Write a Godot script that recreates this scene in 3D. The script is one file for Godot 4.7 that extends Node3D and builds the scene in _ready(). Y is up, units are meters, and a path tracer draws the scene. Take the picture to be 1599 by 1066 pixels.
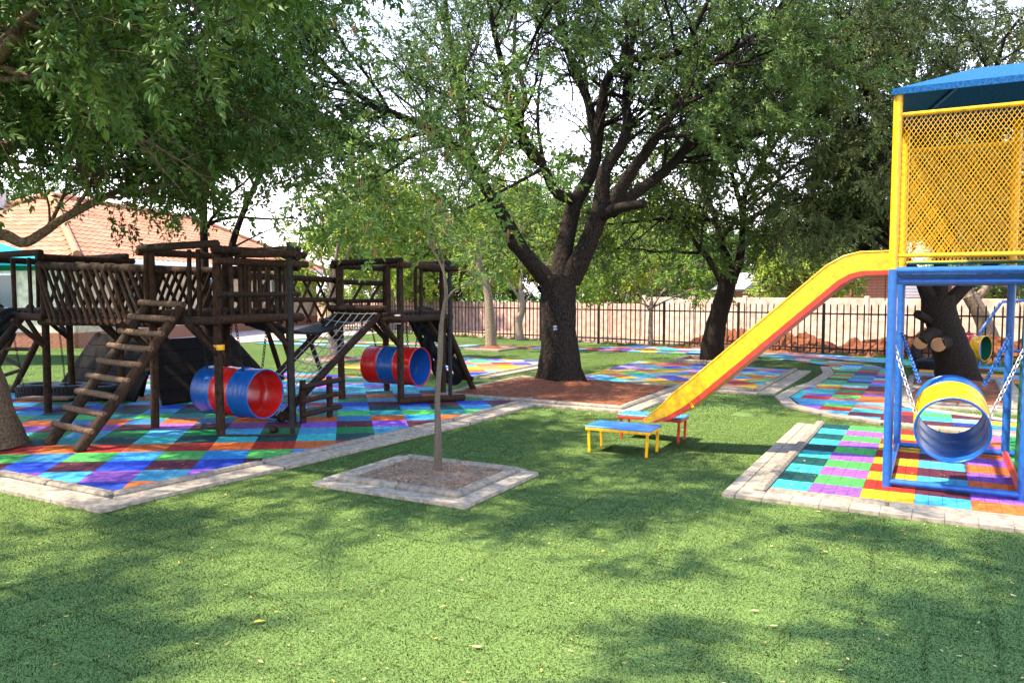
extends Node3D
# World axes: x = u (along the pads' long kerbs), z = -v (away from the camera), y up, metres.
# The camera stands at the origin, 1.65 m above the turf, and looks 28.5 degrees to the left of -z.
const EYE = 1.65
const FOCAL = 1225.0
var cam_basis = Basis(Vector3.UP, deg_to_rad(28.5)) * Basis(Vector3.RIGHT, deg_to_rad(-3.643))
var rng = RandomNumberGenerator.new()
var M = {}
var taken = {}
var blockers = []      # outlines (u, v) that the turf leaves free

func W(u, h, v):
	return Vector3(u, h, -v)
func at(px, py, depth):
	return Vector3(0, EYE, 0) + cam_basis * (Vector3((px - 799.5) / FOCAL, -(py - 533.0) / FOCAL, -1) * depth)
func on_ground(px, py, h = 0.0):
	var d = cam_basis * Vector3((px - 799.5) / FOCAL, -(py - 533.0) / FOCAL, -1)
	return Vector3(0, EYE, 0) + d * ((h - EYE) / d.y)
func rv():
	return Vector3(rng.randf_range(-1, 1), rng.randf_range(-1, 1), rng.randf_range(-1, 1))
func rr(a, b):
	return rng.randf_range(a, b)
func lin(r, g, b):
	return Color(r, g, b).linear_to_srgb()

# ---------------------------------------------------------------- mesh building
class MB:
	var v = PackedVector3Array()
	var n = PackedVector3Array()
	var c = PackedColorArray()
	var i = PackedInt32Array()
	var use_c = false
	var col = Color(1, 1, 1)
	func pt(p, q):
		v.append(p); n.append(q)
		if use_c: c.append(col)
	func tri(a, b, d):
		var q = (d - a).cross(b - a).normalized()
		var k = v.size()
		pt(a, q); pt(b, q); pt(d, q)
		i.append_array([k, k + 1, k + 2])
	func quad(a, b, d, e):
		var q = (e - a).cross(b - a) + (d - b).cross(b - a)
		q = q.normalized()
		var k = v.size()
		pt(a, q); pt(b, q); pt(d, q); pt(e, q)
		i.append_array([k, k + 1, k + 2, k, k + 2, k + 3])
	func box(center, size, bs = Basis.IDENTITY, bev = 0.0):
		var h = size * 0.5
		for ax in 3:
			for s in [-1.0, 1.0]:
				var o = Vector3.ZERO; o[ax] = s * h[ax]
				var a = Vector3.ZERO; a[(ax + 1) % 3] = h[(ax + 1) % 3] - bev
				var b = Vector3.ZERO; b[(ax + 2) % 3] = h[(ax + 2) % 3] - bev
				if s > 0: quad(center + bs * (o - a - b), center + bs * (o - a + b), center + bs * (o + a + b), center + bs * (o + a - b))
				else: quad(center + bs * (o - a - b), center + bs * (o + a - b), center + bs * (o + a + b), center + bs * (o - a + b))
		if bev <= 0.0: return
		for ax in 3:
			var e1 = (ax + 1) % 3
			var e2 = (ax + 2) % 3
			for s1 in [-1.0, 1.0]:
				for s2 in [-1.0, 1.0]:
					var l = Vector3.ZERO; l[ax] = h[ax] - bev
					var p = Vector3.ZERO; p[e1] = s1 * h[e1]; p[e2] = s2 * (h[e2] - bev)
					var q = Vector3.ZERO; q[e1] = s1 * (h[e1] - bev); q[e2] = s2 * h[e2]
					if s1 * s2 > 0: quad(center + bs * (p - l), center + bs * (q - l), center + bs * (q + l), center + bs * (p + l))
					else: quad(center + bs * (p - l), center + bs * (p + l), center + bs * (q + l), center + bs * (q - l))
		for sx in [-1.0, 1.0]:
			for sy in [-1.0, 1.0]:
				for sz in [-1.0, 1.0]:
					var a2 = Vector3(sx * h.x, sy * (h.y - bev), sz * (h.z - bev))
					var b2 = Vector3(sx * (h.x - bev), sy * h.y, sz * (h.z - bev))
					var c2 = Vector3(sx * (h.x - bev), sy * (h.y - bev), sz * h.z)
					if sx * sy * sz > 0: tri(center + bs * a2, center + bs * c2, center + bs * b2)
					else: tri(center + bs * a2, center + bs * b2, center + bs * c2)
	func tube(pts, rad, sides = 8, caps = true):
		var m = pts.size()
		var t = (pts[1] - pts[0]).normalized()
		var x = t.cross(Vector3.UP)
		if x.length() < 0.05: x = t.cross(Vector3.RIGHT)
		x = x.normalized()
		var k0 = v.size()
		for k in m:
			if k == m - 1: t = (pts[k] - pts[k - 1]).normalized()
			elif k > 0: t = (pts[k + 1] - pts[k - 1]).normalized()
			x = (x - t * x.dot(t)).normalized()
			var y = t.cross(x)
			for s in sides:
				var an = TAU * s / sides
				var d = x * cos(an) + y * sin(an)
				pt(pts[k] + d * rad[k], d)
		for k in m - 1:
			for s in sides:
				var a = k0 + k * sides + s
				var b = k0 + k * sides + (s + 1) % sides
				i.append_array([a, a + sides, b, b, a + sides, b + sides])
		if caps:
			for e in [0, m - 1]:
				var tt = (pts[0] - pts[1]).normalized() if e == 0 else (pts[m - 1] - pts[m - 2]).normalized()
				var kc = v.size()
				pt(pts[e], tt)
				for s in sides: pt(v[k0 + e * sides + s], tt)
				for s in sides:
					if e == 0: i.append_array([kc, kc + 1 + s, kc + 1 + (s + 1) % sides])
					else: i.append_array([kc, kc + 1 + (s + 1) % sides, kc + 1 + s])
	func rod(a, b, r, sides = 8):
		tube([a, b], [r, r], sides, true)
	func lathe(prof, sides, xf):
		# prof: [radius, height along the own y axis]
		var m = prof.size()
		var k0 = v.size()
		for k in m:
			var p0 = prof[max(k - 1, 0)]
			var p1 = prof[min(k + 1, m - 1)]
			var nr = (p1[1] - p0[1])
			var ny = -(p1[0] - p0[0])
			for s in sides:
				var an = TAU * s / sides
				var d = Vector3(cos(an), 0, sin(an))
				pt(xf * (d * prof[k][0] + Vector3(0, prof[k][1], 0)), (xf.basis * (d * nr + Vector3(0, ny, 0))).normalized())
		for k in m - 1:
			for s in sides:
				var a = k0 + k * sides + s
				var b = k0 + k * sides + (s + 1) % sides
				i.append_array([a, a + sides, b, b, a + sides, b + sides])
	func slab(poly, top, bottom):
		# poly: PackedVector2Array (u, v); a prism with its sides
		var ix = Geometry2D.triangulate_polygon(poly)
		var k0 = v.size()
		for p in poly: pt(Vector3(p.x, top, -p.y), Vector3.UP)
		for k in ix: i.append(k0 + k)
		var m = poly.size()
		var sgn = 1.0 if Geometry2D.is_polygon_clockwise(poly) else -1.0
		for k in m:
			var a = poly[k]
			var b = poly[(k + 1) % m]
			var e = b - a
			var q = Vector3(-e.y, 0, -e.x).normalized() * sgn
			var kk = v.size()
			pt(Vector3(a.x, top, -a.y), q); pt(Vector3(b.x, top, -b.y), q); pt(Vector3(b.x, bottom, -b.y), q); pt(Vector3(a.x, bottom, -a.y), q)
			i.append_array([kk, kk + 1, kk + 2, kk, kk + 2, kk + 3])
	func mesh(mat, off = Vector3.ZERO):
		var a = []
		a.resize(Mesh.ARRAY_MAX)
		if off != Vector3.ZERO:
			for k in v.size(): v[k] -= off
		if not use_c:
			for k in range(0, i.size(), 3):
				var p = v[i[k]]
				if (v[i[k + 2]] - p).cross(v[i[k + 1]] - p).dot(n[i[k]] + n[i[k + 1]] + n[i[k + 2]]) < 0.0:
					var t = i[k + 1]
					i[k + 1] = i[k + 2]
					i[k + 2] = t
		a[Mesh.ARRAY_VERTEX] = v
		a[Mesh.ARRAY_NORMAL] = n
		if use_c: a[Mesh.ARRAY_COLOR] = c
		a[Mesh.ARRAY_INDEX] = i
		var m = ArrayMesh.new()
		m.add_surface_from_arrays(Mesh.PRIMITIVE_TRIANGLES, a)
		m.surface_set_material(0, mat)
		return m

# ---------------------------------------------------------------- naming
func numbered(called):
	var k = taken.get(called, 0)
	taken[called] = k + 1
	return called if k == 0 else "%s_%03d" % [called, k]
func tag(o, label, category = "", group = "", kind = ""):
	if label: o.set_meta("label", label)
	if category: o.set_meta("category", category)
	if group: o.set_meta("group", group)
	if kind: o.set_meta("kind", kind)
	return o
func thing(called, base, label, category, group = "", kind = ""):
	var o = Node3D.new()
	o.name = numbered(called)
	add_child(o)
	o.position = base
	o.set_meta("base", base)
	return tag(o, label, category, group, kind)
func base_of(o):
	while not o.has_meta("base"): o = o.get_parent()
	return o.get_meta("base")
func part(parent, called, mb, mat, label = ""):
	var o = MeshInstance3D.new()
	o.name = called
	o.mesh = mb.mesh(mat, base_of(parent))
	parent.add_child(o, true)
	if label: o.set_meta("label", label)
	return o
func piece(parent, called, mesh, xf):
	var o = MeshInstance3D.new()
	o.name = called
	o.mesh = mesh
	parent.add_child(o, true)
	xf.origin -= base_of(parent)
	o.transform = xf
	return o
func single(called, mb, mat, base, label, category, group = "", kind = ""):
	var o = MeshInstance3D.new()
	o.name = numbered(called)
	o.mesh = mb.mesh(mat, base)
	add_child(o)
	o.position = base
	return tag(o, label, category, group, kind)
func many(parent, called, mesh, xfs, cols = null):
	var mm = MultiMesh.new()
	mm.transform_format = MultiMesh.TRANSFORM_3D
	if cols != null: mm.use_colors = true
	mm.mesh = mesh
	mm.instance_count = xfs.size()
	for k in xfs.size():
		mm.set_instance_transform(k, xfs[k])
		if cols != null: mm.set_instance_color(k, cols[k])
	var o = MultiMeshInstance3D.new()
	o.multimesh = mm
	o.name = called if parent != self else numbered(called)
	parent.add_child(o, true)
	o.set_meta("kind", "stuff")
	return o

# ---------------------------------------------------------------- materials
var tex_cache = {}
func noise_tex(key, freq, lo, hi, kind = 0, n = 256, oct = 4):
	if tex_cache.has(key): return tex_cache[key]
	var f = FastNoiseLite.new()
	f.seed = hash(key) % 10000
	f.noise_type = FastNoiseLite.TYPE_SIMPLEX_SMOOTH if kind == 0 else FastNoiseLite.TYPE_CELLULAR
	f.frequency = freq
	f.fractal_octaves = oct
	if kind == 1: f.cellular_return_type = FastNoiseLite.RETURN_DISTANCE
	var im = f.get_seamless_image(n, n)
	im.convert(Image.FORMAT_L8)
	var d = im.get_data()
	for k in d.size(): d[k] = int(255.0 * clamp(lerp(lo, hi, d[k] / 255.0), 0.0, 1.0))
	var t = ImageTexture.create_from_image(Image.create_from_data(n, n, false, Image.FORMAT_L8, d))
	tex_cache[key] = t
	return t
func mat(col, rough = 0.8, tex = null, scale = 1.0, bump = null, depth = 0.0, metal = 0.0, stretch = Vector3.ONE, world = false):
	var m = StandardMaterial3D.new()
	m.albedo_color = col
	m.roughness = rough
	m.metallic = metal
	m.metallic_specular = 0.5 if rough < 0.5 else 0.22
	if tex != null or bump != null:
		m.uv1_triplanar = true
		m.uv1_world_triplanar = world
		m.uv1_scale = stretch * scale
		if tex != null: m.albedo_texture = tex
		if bump != null:
			m.heightmap_enabled = true
			m.heightmap_texture = bump
			m.heightmap_scale = depth
	return m
func leaf_mat(col, back, rough = 0.5):
	var m = StandardMaterial3D.new()
	m.albedo_color = col
	m.roughness = rough
	m.metallic_specular = 0.25
	m.vertex_color_use_as_albedo = true
	m.cull_mode = BaseMaterial3D.CULL_DISABLED
	m.backlight_enabled = true
	m.backlight = back
	return m
func make_materials():
	var patch = noise_tex("patch", 0.012, 0.55, 1.25)
	var grain = noise_tex("grain", 0.06, 0.6, 1.2)
	var fine = noise_tex("fine", 0.15, 0.6, 1.15)
	var cell = noise_tex("cell", 0.05, 0.0, 1.0, 1)
	var streak = noise_tex("streak", 0.05, 0.45, 1.25)
	var blotch = noise_tex("blotch", 0.02, 0.72, 1.12, 0, 512, 5)
	M.logs = []
	for k in 4: M.logs.append(mat([lin(0.046, 0.024, 0.014), lin(0.036, 0.020, 0.013), lin(0.058, 0.031, 0.018), lin(0.042, 0.027, 0.018)][k], 0.75, streak, 1.6 + 0.3 * k, fine, 0.25, 0, Vector3(1, 0.45, 1)))
	M.log_worn = mat(lin(0.17, 0.105, 0.065), 0.7, streak, 2.2, fine, 0.25)
	M.rubber = mat(lin(0.022, 0.022, 0.023), 0.55, fine, 2.0)
	M.board = mat(lin(0.012, 0.010, 0.009), 0.9, grain, 1.0)
	M.belt = mat(lin(0.02, 0.019, 0.018), 0.75, grain, 2.0)
	M.rope = mat(lin(0.30, 0.29, 0.27), 0.9)
	M.steel_dark = mat(lin(0.026, 0.024, 0.023), 0.55, grain, 1.0)
	M.chain = mat(lin(0.45, 0.45, 0.44), 0.35, null, 1.0, null, 0.0, 0.8)
	M.turf_base = mat(lin(0.118, 0.185, 0.050), 0.95, grain, 3.0, null, 0, 0, Vector3.ONE, true)
	M.soil_red = mat(lin(0.195, 0.068, 0.033), 0.95, blotch, 0.9, fine, 1.2, 0, Vector3.ONE, true)
	M.soil_grey = mat(lin(0.24, 0.165, 0.11), 0.95, blotch, 2.2, fine, 0.8, 0, Vector3.ONE, true)
	M.earth = mat(lin(0.36, 0.21, 0.13), 0.95, blotch, 0.25, null, 0, 0, Vector3.ONE, true)
	M.court = mat(lin(0.42, 0.30, 0.25), 0.9, blotch, 0.4, null, 0, 0, Vector3.ONE, true)
	M.grout = mat(lin(0.10, 0.085, 0.07), 0.95)
	M.kerb = mat(lin(0.27, 0.23, 0.175), 0.9, blotch, 1.3, fine, 0.2, 0, Vector3.ONE, true)
	M.kerb2 = mat(lin(0.23, 0.195, 0.15), 0.9, blotch, 1.7, fine, 0.2, 0, Vector3.ONE, true)
	M.paver = [mat(lin(0.33, 0.275, 0.205), 0.92, blotch, 1.1, fine, 0.15, 0, Vector3.ONE, true), mat(lin(0.318, 0.262, 0.195), 0.92, blotch, 1.3, fine, 0.15, 0, Vector3.ONE, true), mat(lin(0.345, 0.285, 0.215), 0.92, blotch, 0.9, fine, 0.15, 0, Vector3.ONE, true)]
	var paint = {"cyan": Color8(58, 205, 205), "dkteal": Color8(16, 74, 76), "teal": Color8(38, 160, 165), "purple": Color8(158, 92, 216), "ltgreen": Color8(84, 205, 94), "green": Color8(24, 138, 72), "red": Color8(190, 44, 34), "yellow": Color8(247, 184, 32), "orange": Color8(246, 112, 44), "maroon": Color8(92, 34, 56), "sky": Color8(50, 150, 222), "light": Color8(72, 184, 232), "blue": Color8(34, 72, 210), "navy": Color8(40, 50, 130), "pale": Color8(150, 210, 225), "salmon": Color8(225, 140, 120), "lilac": Color8(200, 170, 220), "lime": Color8(190, 200, 60)}
	var wear = noise_tex("wear", 0.03, 0.76, 1.12, 0, 512, 6)
	M.paint = {}
	for k in paint:
		paint[k] = paint[k].darkened(0.13).lerp(Color(0.42, 0.40, 0.37), 0.08)
		M.paint[k] = []
		for t in [0.0, 0.06, 0.13]: M.paint[k].append(mat(paint[k].darkened(t).lerp(Color(0.5, 0.45, 0.38), t * 0.6), 0.72, wear, 0.7, fine, 0.05, 0, Vector3.ONE, true))
	var coat = noise_tex("coat", 0.025, 0.78, 1.12, 0, 512, 5)
	M.steel_blue = mat(Color8(26, 88, 164), 0.32, coat, 1.0)
	M.steel_yellow = mat(Color8(234, 170, 6), 0.34, coat, 1.0)
	M.steel_green = mat(Color8(16, 80, 52), 0.4, coat, 1.0)
	M.steel_red = mat(Color8(188, 48, 26), 0.4, coat, 1.0)
	M.drum_red = mat(Color8(205, 28, 22), 0.3, coat, 1.0)
	M.drum_blue = mat(Color8(18, 84, 160), 0.32, coat, 1.0)
	M.drum_green = mat(Color8(24, 92, 66), 0.35, coat, 1.0)
	M.drum_dark = mat(Color8(26, 42, 62), 0.3, coat, 1.0)
	M.canvas = mat(Color8(30, 86, 142), 0.85, fine, 1.0)
	M.canvas.backlight_enabled = true
	M.canvas.backlight = Color(0.02, 0.08, 0.2)
	M.sail = mat(Color8(40, 150, 158), 0.85, fine, 1.0)
	M.picket = mat(lin(0.022, 0.018, 0.017), 0.5)
	M.wall_pink = mat(lin(0.56, 0.35, 0.27), 0.92, blotch, 0.35, fine, 0.2, 0, Vector3.ONE, true)
	M.wall_pale = mat(lin(0.56, 0.42, 0.335), 0.92, blotch, 0.3, fine, 0.2, 0, Vector3.ONE, true)
	M.render_cream = mat(lin(0.60, 0.55, 0.40), 0.92, blotch, 0.4)
	M.render_tan = mat(lin(0.55, 0.42, 0.28), 0.92, blotch, 0.4)
	M.white = mat(lin(0.78, 0.78, 0.76), 0.5)
	M.roof_tile = [mat(lin(0.44, 0.19, 0.105), 0.85, blotch, 1.0), mat(lin(0.40, 0.165, 0.09), 0.85, blotch, 1.0), mat(lin(0.47, 0.215, 0.125), 0.85, blotch, 1.0)]
	M.roof_pale = mat(lin(0.50, 0.46, 0.43), 0.85, blotch, 0.5)
	M.brick = mat(lin(0.36, 0.16, 0.10), 0.9, streak, 1.5, null, 0, 0, Vector3(0.4, 4.0, 0.4))
	M.glass = mat(Color8(70, 84, 92), 0.08)
	M.bark_main = mat(lin(0.036, 0.027, 0.021), 0.95, noise_tex("bark", 0.035, -0.15, 2.0, 0, 512, 5), 1.0, cell, 5.0, 0, Vector3(2.6, 0.8, 2.6))
	M.bark_dark = mat(lin(0.030, 0.022, 0.017), 0.95, streak, 2.0, fine, 1.5)
	M.bark_left = mat(lin(0.15, 0.105, 0.065), 0.95, streak, 2.0, fine, 1.5)
	M.bark_young = mat(lin(0.15, 0.12, 0.09), 0.9, grain, 4.0, fine, 0.5, 0, Vector3(0.5, 2.0, 0.5))
	M.bark_pale = mat(lin(0.33, 0.25, 0.185), 0.95, streak, 2.0, fine, 1.5)
	M.cut_wood = mat(lin(0.38, 0.20, 0.09), 0.9, grain, 8.0)

# ---------------------------------------------------------------- ground pieces
var kerb_meshes = {}
func block_mesh(size, bev, m):
	var key = [size, bev, m]
	if not kerb_meshes.has(key):
		var b = MB.new()
		b.box(Vector3.ZERO, size, Basis.IDENTITY, bev)
		kerb_meshes[key] = b.mesh(m)
	return kerb_meshes[key]
# a line of equal blocks from a to b (u, v): piece long, wide across, its top at top
func course(parent, called, a, b, piece_len, wide, top, mats, bev = 0.004, gap = 0.004, tall = 0.12):
	var d = b - a
	var L = d.length()
	var n = max(1, int(round(L / piece_len)))
	var step = L / n
	var ang = atan2(d.y, d.x)
	for k in n:
		var p = a + d * ((k + 0.5) / n)
		var t = top + rr(-0.001, 0.001)
		var m = mats[rng.randi() % mats.size()]
		piece(parent, called, block_mesh(Vector3(snapped(step - gap, 0.001), tall, wide), bev, m), Transform3D(Basis(Vector3.UP, ang + rr(-0.004, 0.004)), W(p.x, t - tall * 0.5, p.y)))
func pv2(list):
	var r = PackedVector2Array()
	for p in list: r.append(Vector2(p[0], p[1]))
	return r
func clip(cell, poly):
	return Geometry2D.intersect_polygons(cell, poly)
func pad(called, label, poly, O, row_deg, col_deg, w, d, pick, nx, ny, limit = 300):
	blockers.append(poly)
	var mid = Vector2.ZERO
	for p in poly: mid += p
	mid /= poly.size()
	var o = thing(called, W(mid.x, 0, mid.y), label, "", "", "structure")
	var bed = MB.new()
	bed.slab(poly, 0.027, -0.05)
	part(o, "bed", bed, M.grout)
	var ex = Vector2(cos(deg_to_rad(row_deg)), sin(deg_to_rad(row_deg))) * w
	var ey = Vector2(cos(deg_to_rad(col_deg)), sin(deg_to_rad(col_deg))) * d
	var det = ex.x * ey.y - ex.y * ey.x
	var lo = Vector2i(9999, 9999)
	var hi = Vector2i(-9999, -9999)
	for p in poly:
		var q = p - O
		var c = Vector2i(floor((q.x * ey.y - q.y * ey.x) / det), floor((ex.x * q.y - ex.y * q.x) / det))
		lo = Vector2i(min(lo.x, c.x), min(lo.y, c.y))
		hi = Vector2i(max(hi.x, c.x), max(hi.y, c.y))
	var cells = []
	for j in range(lo.y, hi.y + 1):
		for i in range(lo.x, hi.x + 1):
			var a = O + ex * i + ey * j
			var q = PackedVector2Array([a, a + ex, a + ex + ey, a + ey])
			var hit = clip(q, poly)
			if hit.size() > 0: cells.append([a + (ex + ey) * 0.5, i, j, a])
	cells.sort_custom(func(x, y): return x[0].length() < y[0].length())
	var shared = {}
	var rest = {}
	var g = 0.0013
	for k in cells.size():
		var i = cells[k][1]
		var j = cells[k][2]
		var a = cells[k][3]
		var colour = pick.call(j, i)
		var tone = rng.randi() % 3
		var key = [colour, tone]
		var whole = true
		for cn in [a, a + ex, a + ex + ey, a + ey]: whole = whole and Geometry2D.is_point_in_polygon(cn, poly)
		if whole and k < limit and shared.has(key):
			piece(o, "tile", shared[key], Transform3D(Basis.IDENTITY, W(a.x, rr(-0.001, 0.001), a.y)))
			continue
		var b = MB.new()
		if k >= limit:
			if not rest.has(colour): rest[colour] = MB.new()
			b = rest[colour]
		for sy in ny:
			for sx in nx:
				var p0 = ex * (float(sx) / nx) + ey * (float(sy) / ny)
				var fx = ex * (1.0 / nx)
				var fy = ey * (1.0 / ny)
				var gx = fx.normalized() * g
				var gy = fy.normalized() * g
				var q = PackedVector2Array([p0 + gx + gy, p0 + fx - gx + gy, p0 + fx + fy - gx - gy, p0 + fy + gx - gy])
				if whole and k < limit:
					b.slab(q, 0.034, 0.02)
				else:
					for m in q.size(): q[m] += a
					for res in clip(q, poly):
						if res.size() >= 3: b.slab(res, 0.034, 0.02)
		if k >= limit or b.v.size() == 0: continue
		if whole:
			shared[key] = b.mesh(M.paint[colour][tone])
			piece(o, "tile", shared[key], Transform3D(Basis.IDENTITY, W(a.x, 0, a.y)))
		else:
			part(o, "tile", b, M.paint[colour][tone])
	for colour in rest:
		if rest[colour].v.size(): part(o, "far_tiles", rest[colour], M.paint[colour][1]).set_meta("kind", "stuff")
	return o

func v2(x, y): return Vector2(x, y)

func build_ground():
	var g = MB.new()
	var s = 260.0
	g.quad(W(-s, 0, -s), W(-s, 0, s), W(s, 0, s), W(s, 0, -s))
	single("turf_ground", g, M.turf_base, Vector3.ZERO, "green artificial turf covering the playground", "", "", "structure")
	# bare earth beyond the fence
	var e = MB.new()
	e.slab(pv2([[-40, 29.3], [-40, 60], [60, 60], [60, 9.5]]), 0.012, -0.02)
	single("earth_strip", e, M.earth, Vector3.ZERO, "bare pale earth between the palisade fence and the wall", "", "", "structure")
	# paved court by the house
	var c = MB.new()
	c.slab(pv2([[-40, 14.0], [-19.5, 16.5], [-19.0, 27.0], [-40, 40]]), 0.03, -0.05)
	single("paved_court", c, M.court, Vector3.ZERO, "pinkish paved court in front of the tile roofed house", "", "", "structure")
	blockers.append(pv2([[-40, 14.0], [-19.5, 16.5], [-19.0, 27.0], [-40, 40]]))

	# ---- pad under the wooden frame
	var P1 = pv2([[-5.80, 3.95], [-5.63, 5.3], [-5.55, 6.2], [-5.38, 8.2], [-5.40, 10.45], [-5.55, 10.85], [-7.6, 10.95], [-9.6, 11.7], [-13.3, 11.7], [-13.3, 2.6], [-7.34, 2.6], [-7.34, 3.95]])
	var rows = {-5: ["sky", "ltgreen"], -4: ["orange", "red"], -3: ["orange", "red"], -2: ["cyan", "green"], -1: ["light", "ltgreen"], 0: ["blue", "orange"], 1: ["purple", "light"], 2: ["blue", "maroon"], 3: ["sky", "ltgreen"], 4: ["orange", "red"], 5: ["cyan", "dkteal"], 6: ["light", "green"], 7: ["purple", "maroon"], 8: ["orange", "sky"], 9: ["teal", "ltgreen"], 10: ["dkteal", "sky"], 11: ["maroon", "blue"], 12: ["light", "green"], 13: ["orange", "maroon"], 14: ["dkteal", "light"], 15: ["light", "teal"], 16: ["purple", "light"], 17: ["sky", "lilac"], 18: ["teal", "green"], 19: ["orange", "teal"]}
	var O = on_ground(187.3, 711.0)
	var ey = Vector2(cos(deg_to_rad(130.5)), sin(deg_to_rad(130.5))) * 0.43
	var pick1 = func(j, i):
		var r = rows.get(j, rows[posmod(j, 20) if posmod(j, 20) < 20 else 0])
		return r[posmod(i, 2)]
	var a = pad("tiled_play_area", "multicoloured checkered tile pad under the dark log climbing frame", P1, Vector2(O.x, -O.z) - ey * 4, 34.0, 130.5, 0.427, 0.43, pick1, 4, 2)
	var kb = [M.kerb, M.kerb2]
	for e2 in [[v2(-5.74, 3.88), v2(-7.34, 3.88)], [v2(-5.73, 3.9), v2(-5.57, 5.3)], [v2(-5.57, 5.32), v2(-5.33, 8.2)], [v2(-5.33, 8.22), v2(-5.34, 10.5)], [v2(-7.39, 3.86), v2(-7.39, 2.7)]]:
		course(a, "kerb_stone", e2[0], e2[1], 0.72, 0.1, 0.062, kb, 0.02)
	for e2 in [[v2(-5.42, 3.70), v2(-7.3, 3.70)], [v2(-5.55, 3.83), v2(-5.39, 5.3)], [v2(-5.39, 5.32), v2(-5.16, 8.2)], [v2(-5.16, 8.22), v2(-5.18, 10.2)]]:
		course(a, "paver", e2[0], e2[1], 0.205, 0.24, 0.034, M.paver, 0.003, 0.0025)

	# ---- pad under the steel tower: stripes square to the kerb
	var P6 = pv2([[-1.17, 6.62], [2.4, 6.62], [2.4, 10.22], [-1.17, 10.22]])
	var cols = [["cyan", "dkteal"], ["purple", "ltgreen"], ["yellow", "red"], ["light", "maroon"], ["orange", "purple"], ["ltgreen", "green"], ["cyan", "dkteal"], ["yellow", "red"], ["sky", "navy"], ["orange", "purple"]]
	var b6 = pad("tiled_play_area", "striped tile pad with pale kerb under the blue steel tower", P6, v2(-1.27, 6.62), 0.0, 90.0, 0.385, 0.36, func(j, i): return cols[clampi(i, 0, 9)][posmod(j, 2)], 4, 1)
	course(b6, "kerb_stone", v2(-1.23, 6.5), v2(-1.23, 10.25), 0.95, 0.1, 0.062, kb, 0.02)
	course(b6, "kerb_stone", v2(-1.18, 6.55), v2(2.4, 6.55), 0.95, 0.12, 0.05, kb, 0.02)
	course(b6, "paver", v2(-1.33, 6.45), v2(-1.33, 10.1), 0.105, 0.1, 0.034, M.paver, 0.003, 0.0025)
	course(b6, "paver", v2(-1.435, 6.27), v2(-1.435, 10.1), 0.205, 0.1, 0.035, M.paver, 0.003, 0.0025)
	course(b6, "paver", v2(-1.38, 6.38), v2(2.4, 6.38), 0.21, 0.2, 0.034, M.paver, 0.003, 0.0025)

	# ---- diamond pads round the big tree
	var bright = ["yellow", "orange", "light", "pale", "ltgreen", "purple", "salmon", "blue", "red", "cyan", "lilac", "orange", "yellow", "lime"]
	var pickr = func(j, i): return bright[posmod(hash(Vector2i(j * 7 + 3, i * 13 + 5)), bright.size())]
	var p2 = pad("tiled_play_area", "rainbow diamond tile pad behind the thick trunked tree", pv2([[-5.95, 13.1], [-2.8, 13.1], [-2.62, 13.6], [-2.62, 17.0], [-5.2, 17.45], [-6.1, 17.45]]), v2(-5.8, 13.1), 40.0, 130.0, 0.42, 0.42, pickr, 2, 2)
	course(p2, "kerb_stone", v2(-2.56, 13.1), v2(-2.56, 17.0), 1.0, 0.1, 0.075, kb, 0.02)
	course(p2, "kerb_stone", v2(-3.7, 13.04), v2(-2.6, 13.04), 1.0, 0.1, 0.075, kb, 0.02)
	course(p2, "paver", v2(-2.37, 12.9), v2(-2.37, 17.0), 0.4, 0.26, 0.034, M.paver)
	course(p2, "paver", v2(-3.8, 12.87), v2(-2.5, 12.87), 0.4, 0.22, 0.034, M.paver)
	var p3 = pad("tiled_play_area", "rainbow diamond tile pad beside the leaning tyre ladder", pv2([[-7.75, 12.75], [-7.75, 16.45], [-10.9, 16.3], [-11.4, 12.9]]), v2(-8, 13), 40.0, 130.0, 0.42, 0.42, pickr, 2, 2)
	course(p3, "kerb_stone", v2(-7.68, 12.7), v2(-7.68, 16.5), 1.0, 0.1, 0.06, kb, 0.02)
	course(p3, "paver", v2(-7.5, 12.7), v2(-7.5, 16.5), 0.4, 0.22, 0.034, M.paver)

	# ---- winding path
	var mix = ["cyan", "light", "maroon", "yellow", "navy", "maroon", "purple", "ltgreen", "orange", "pale", "sky", "teal", "lime", "red", "orange", "green", "salmon"]
	var pickw = func(j, i): return mix[posmod(hash(Vector2i(j * 31 + 11, i * 17 + 2)), mix.size())]
	var wp = pv2([[2.4, 9.9 + 0.3], [2.4, 11.4], [1.2, 11.35], [0.3, 11.75], [-0.35, 12.2], [-0.62, 12.9], [-0.55, 14.2], [-0.4, 15.4], [-0.55, 17.2], [-1.2, 18.9], [-2.6, 20.1], [-4.4, 20.9], [-9.0, 20.75], [-16, 20.2], [-18.8, 19.8], [-18.8, 18.95], [-16, 19.4], [-9.0, 20.1], [-4.4, 20.2], [-2.9, 19.4], [-2.0, 18.2], [-1.75, 16.6], [-1.78, 14.8], [-1.92, 13.6], [-1.95, 12.6], [-1.7, 11.8], [-1.2, 11.2], [-0.5, 10.78], [0.9, 10.45]])
	var path = pad("tiled_path", "winding multicoloured tile path edged with grey pavers", wp, v2(-1.8, 12.5), 0.0, 90.0, 0.40, 0.36, pickw, 1, 1)
	var pe = [v2(0.9, 10.4), v2(-0.53, 10.70), v2(-1.27, 11.12), v2(-1.82, 11.74), v2(-2.08, 12.58), v2(-2.05, 13.62), v2(-1.9, 14.8), v2(-1.87, 16.6), v2(-2.1, 18.1)]
	for k in pe.size() - 1: course(path, "paver", pe[k], pe[k + 1], 0.2, 0.2, 0.035, M.paver)
	var pe2 = [v2(1.2, 11.45), v2(0.35, 11.85), v2(-0.25, 12.27), v2(-0.5, 12.92), v2(-0.43, 14.2), v2(-0.28, 15.4)]
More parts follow.
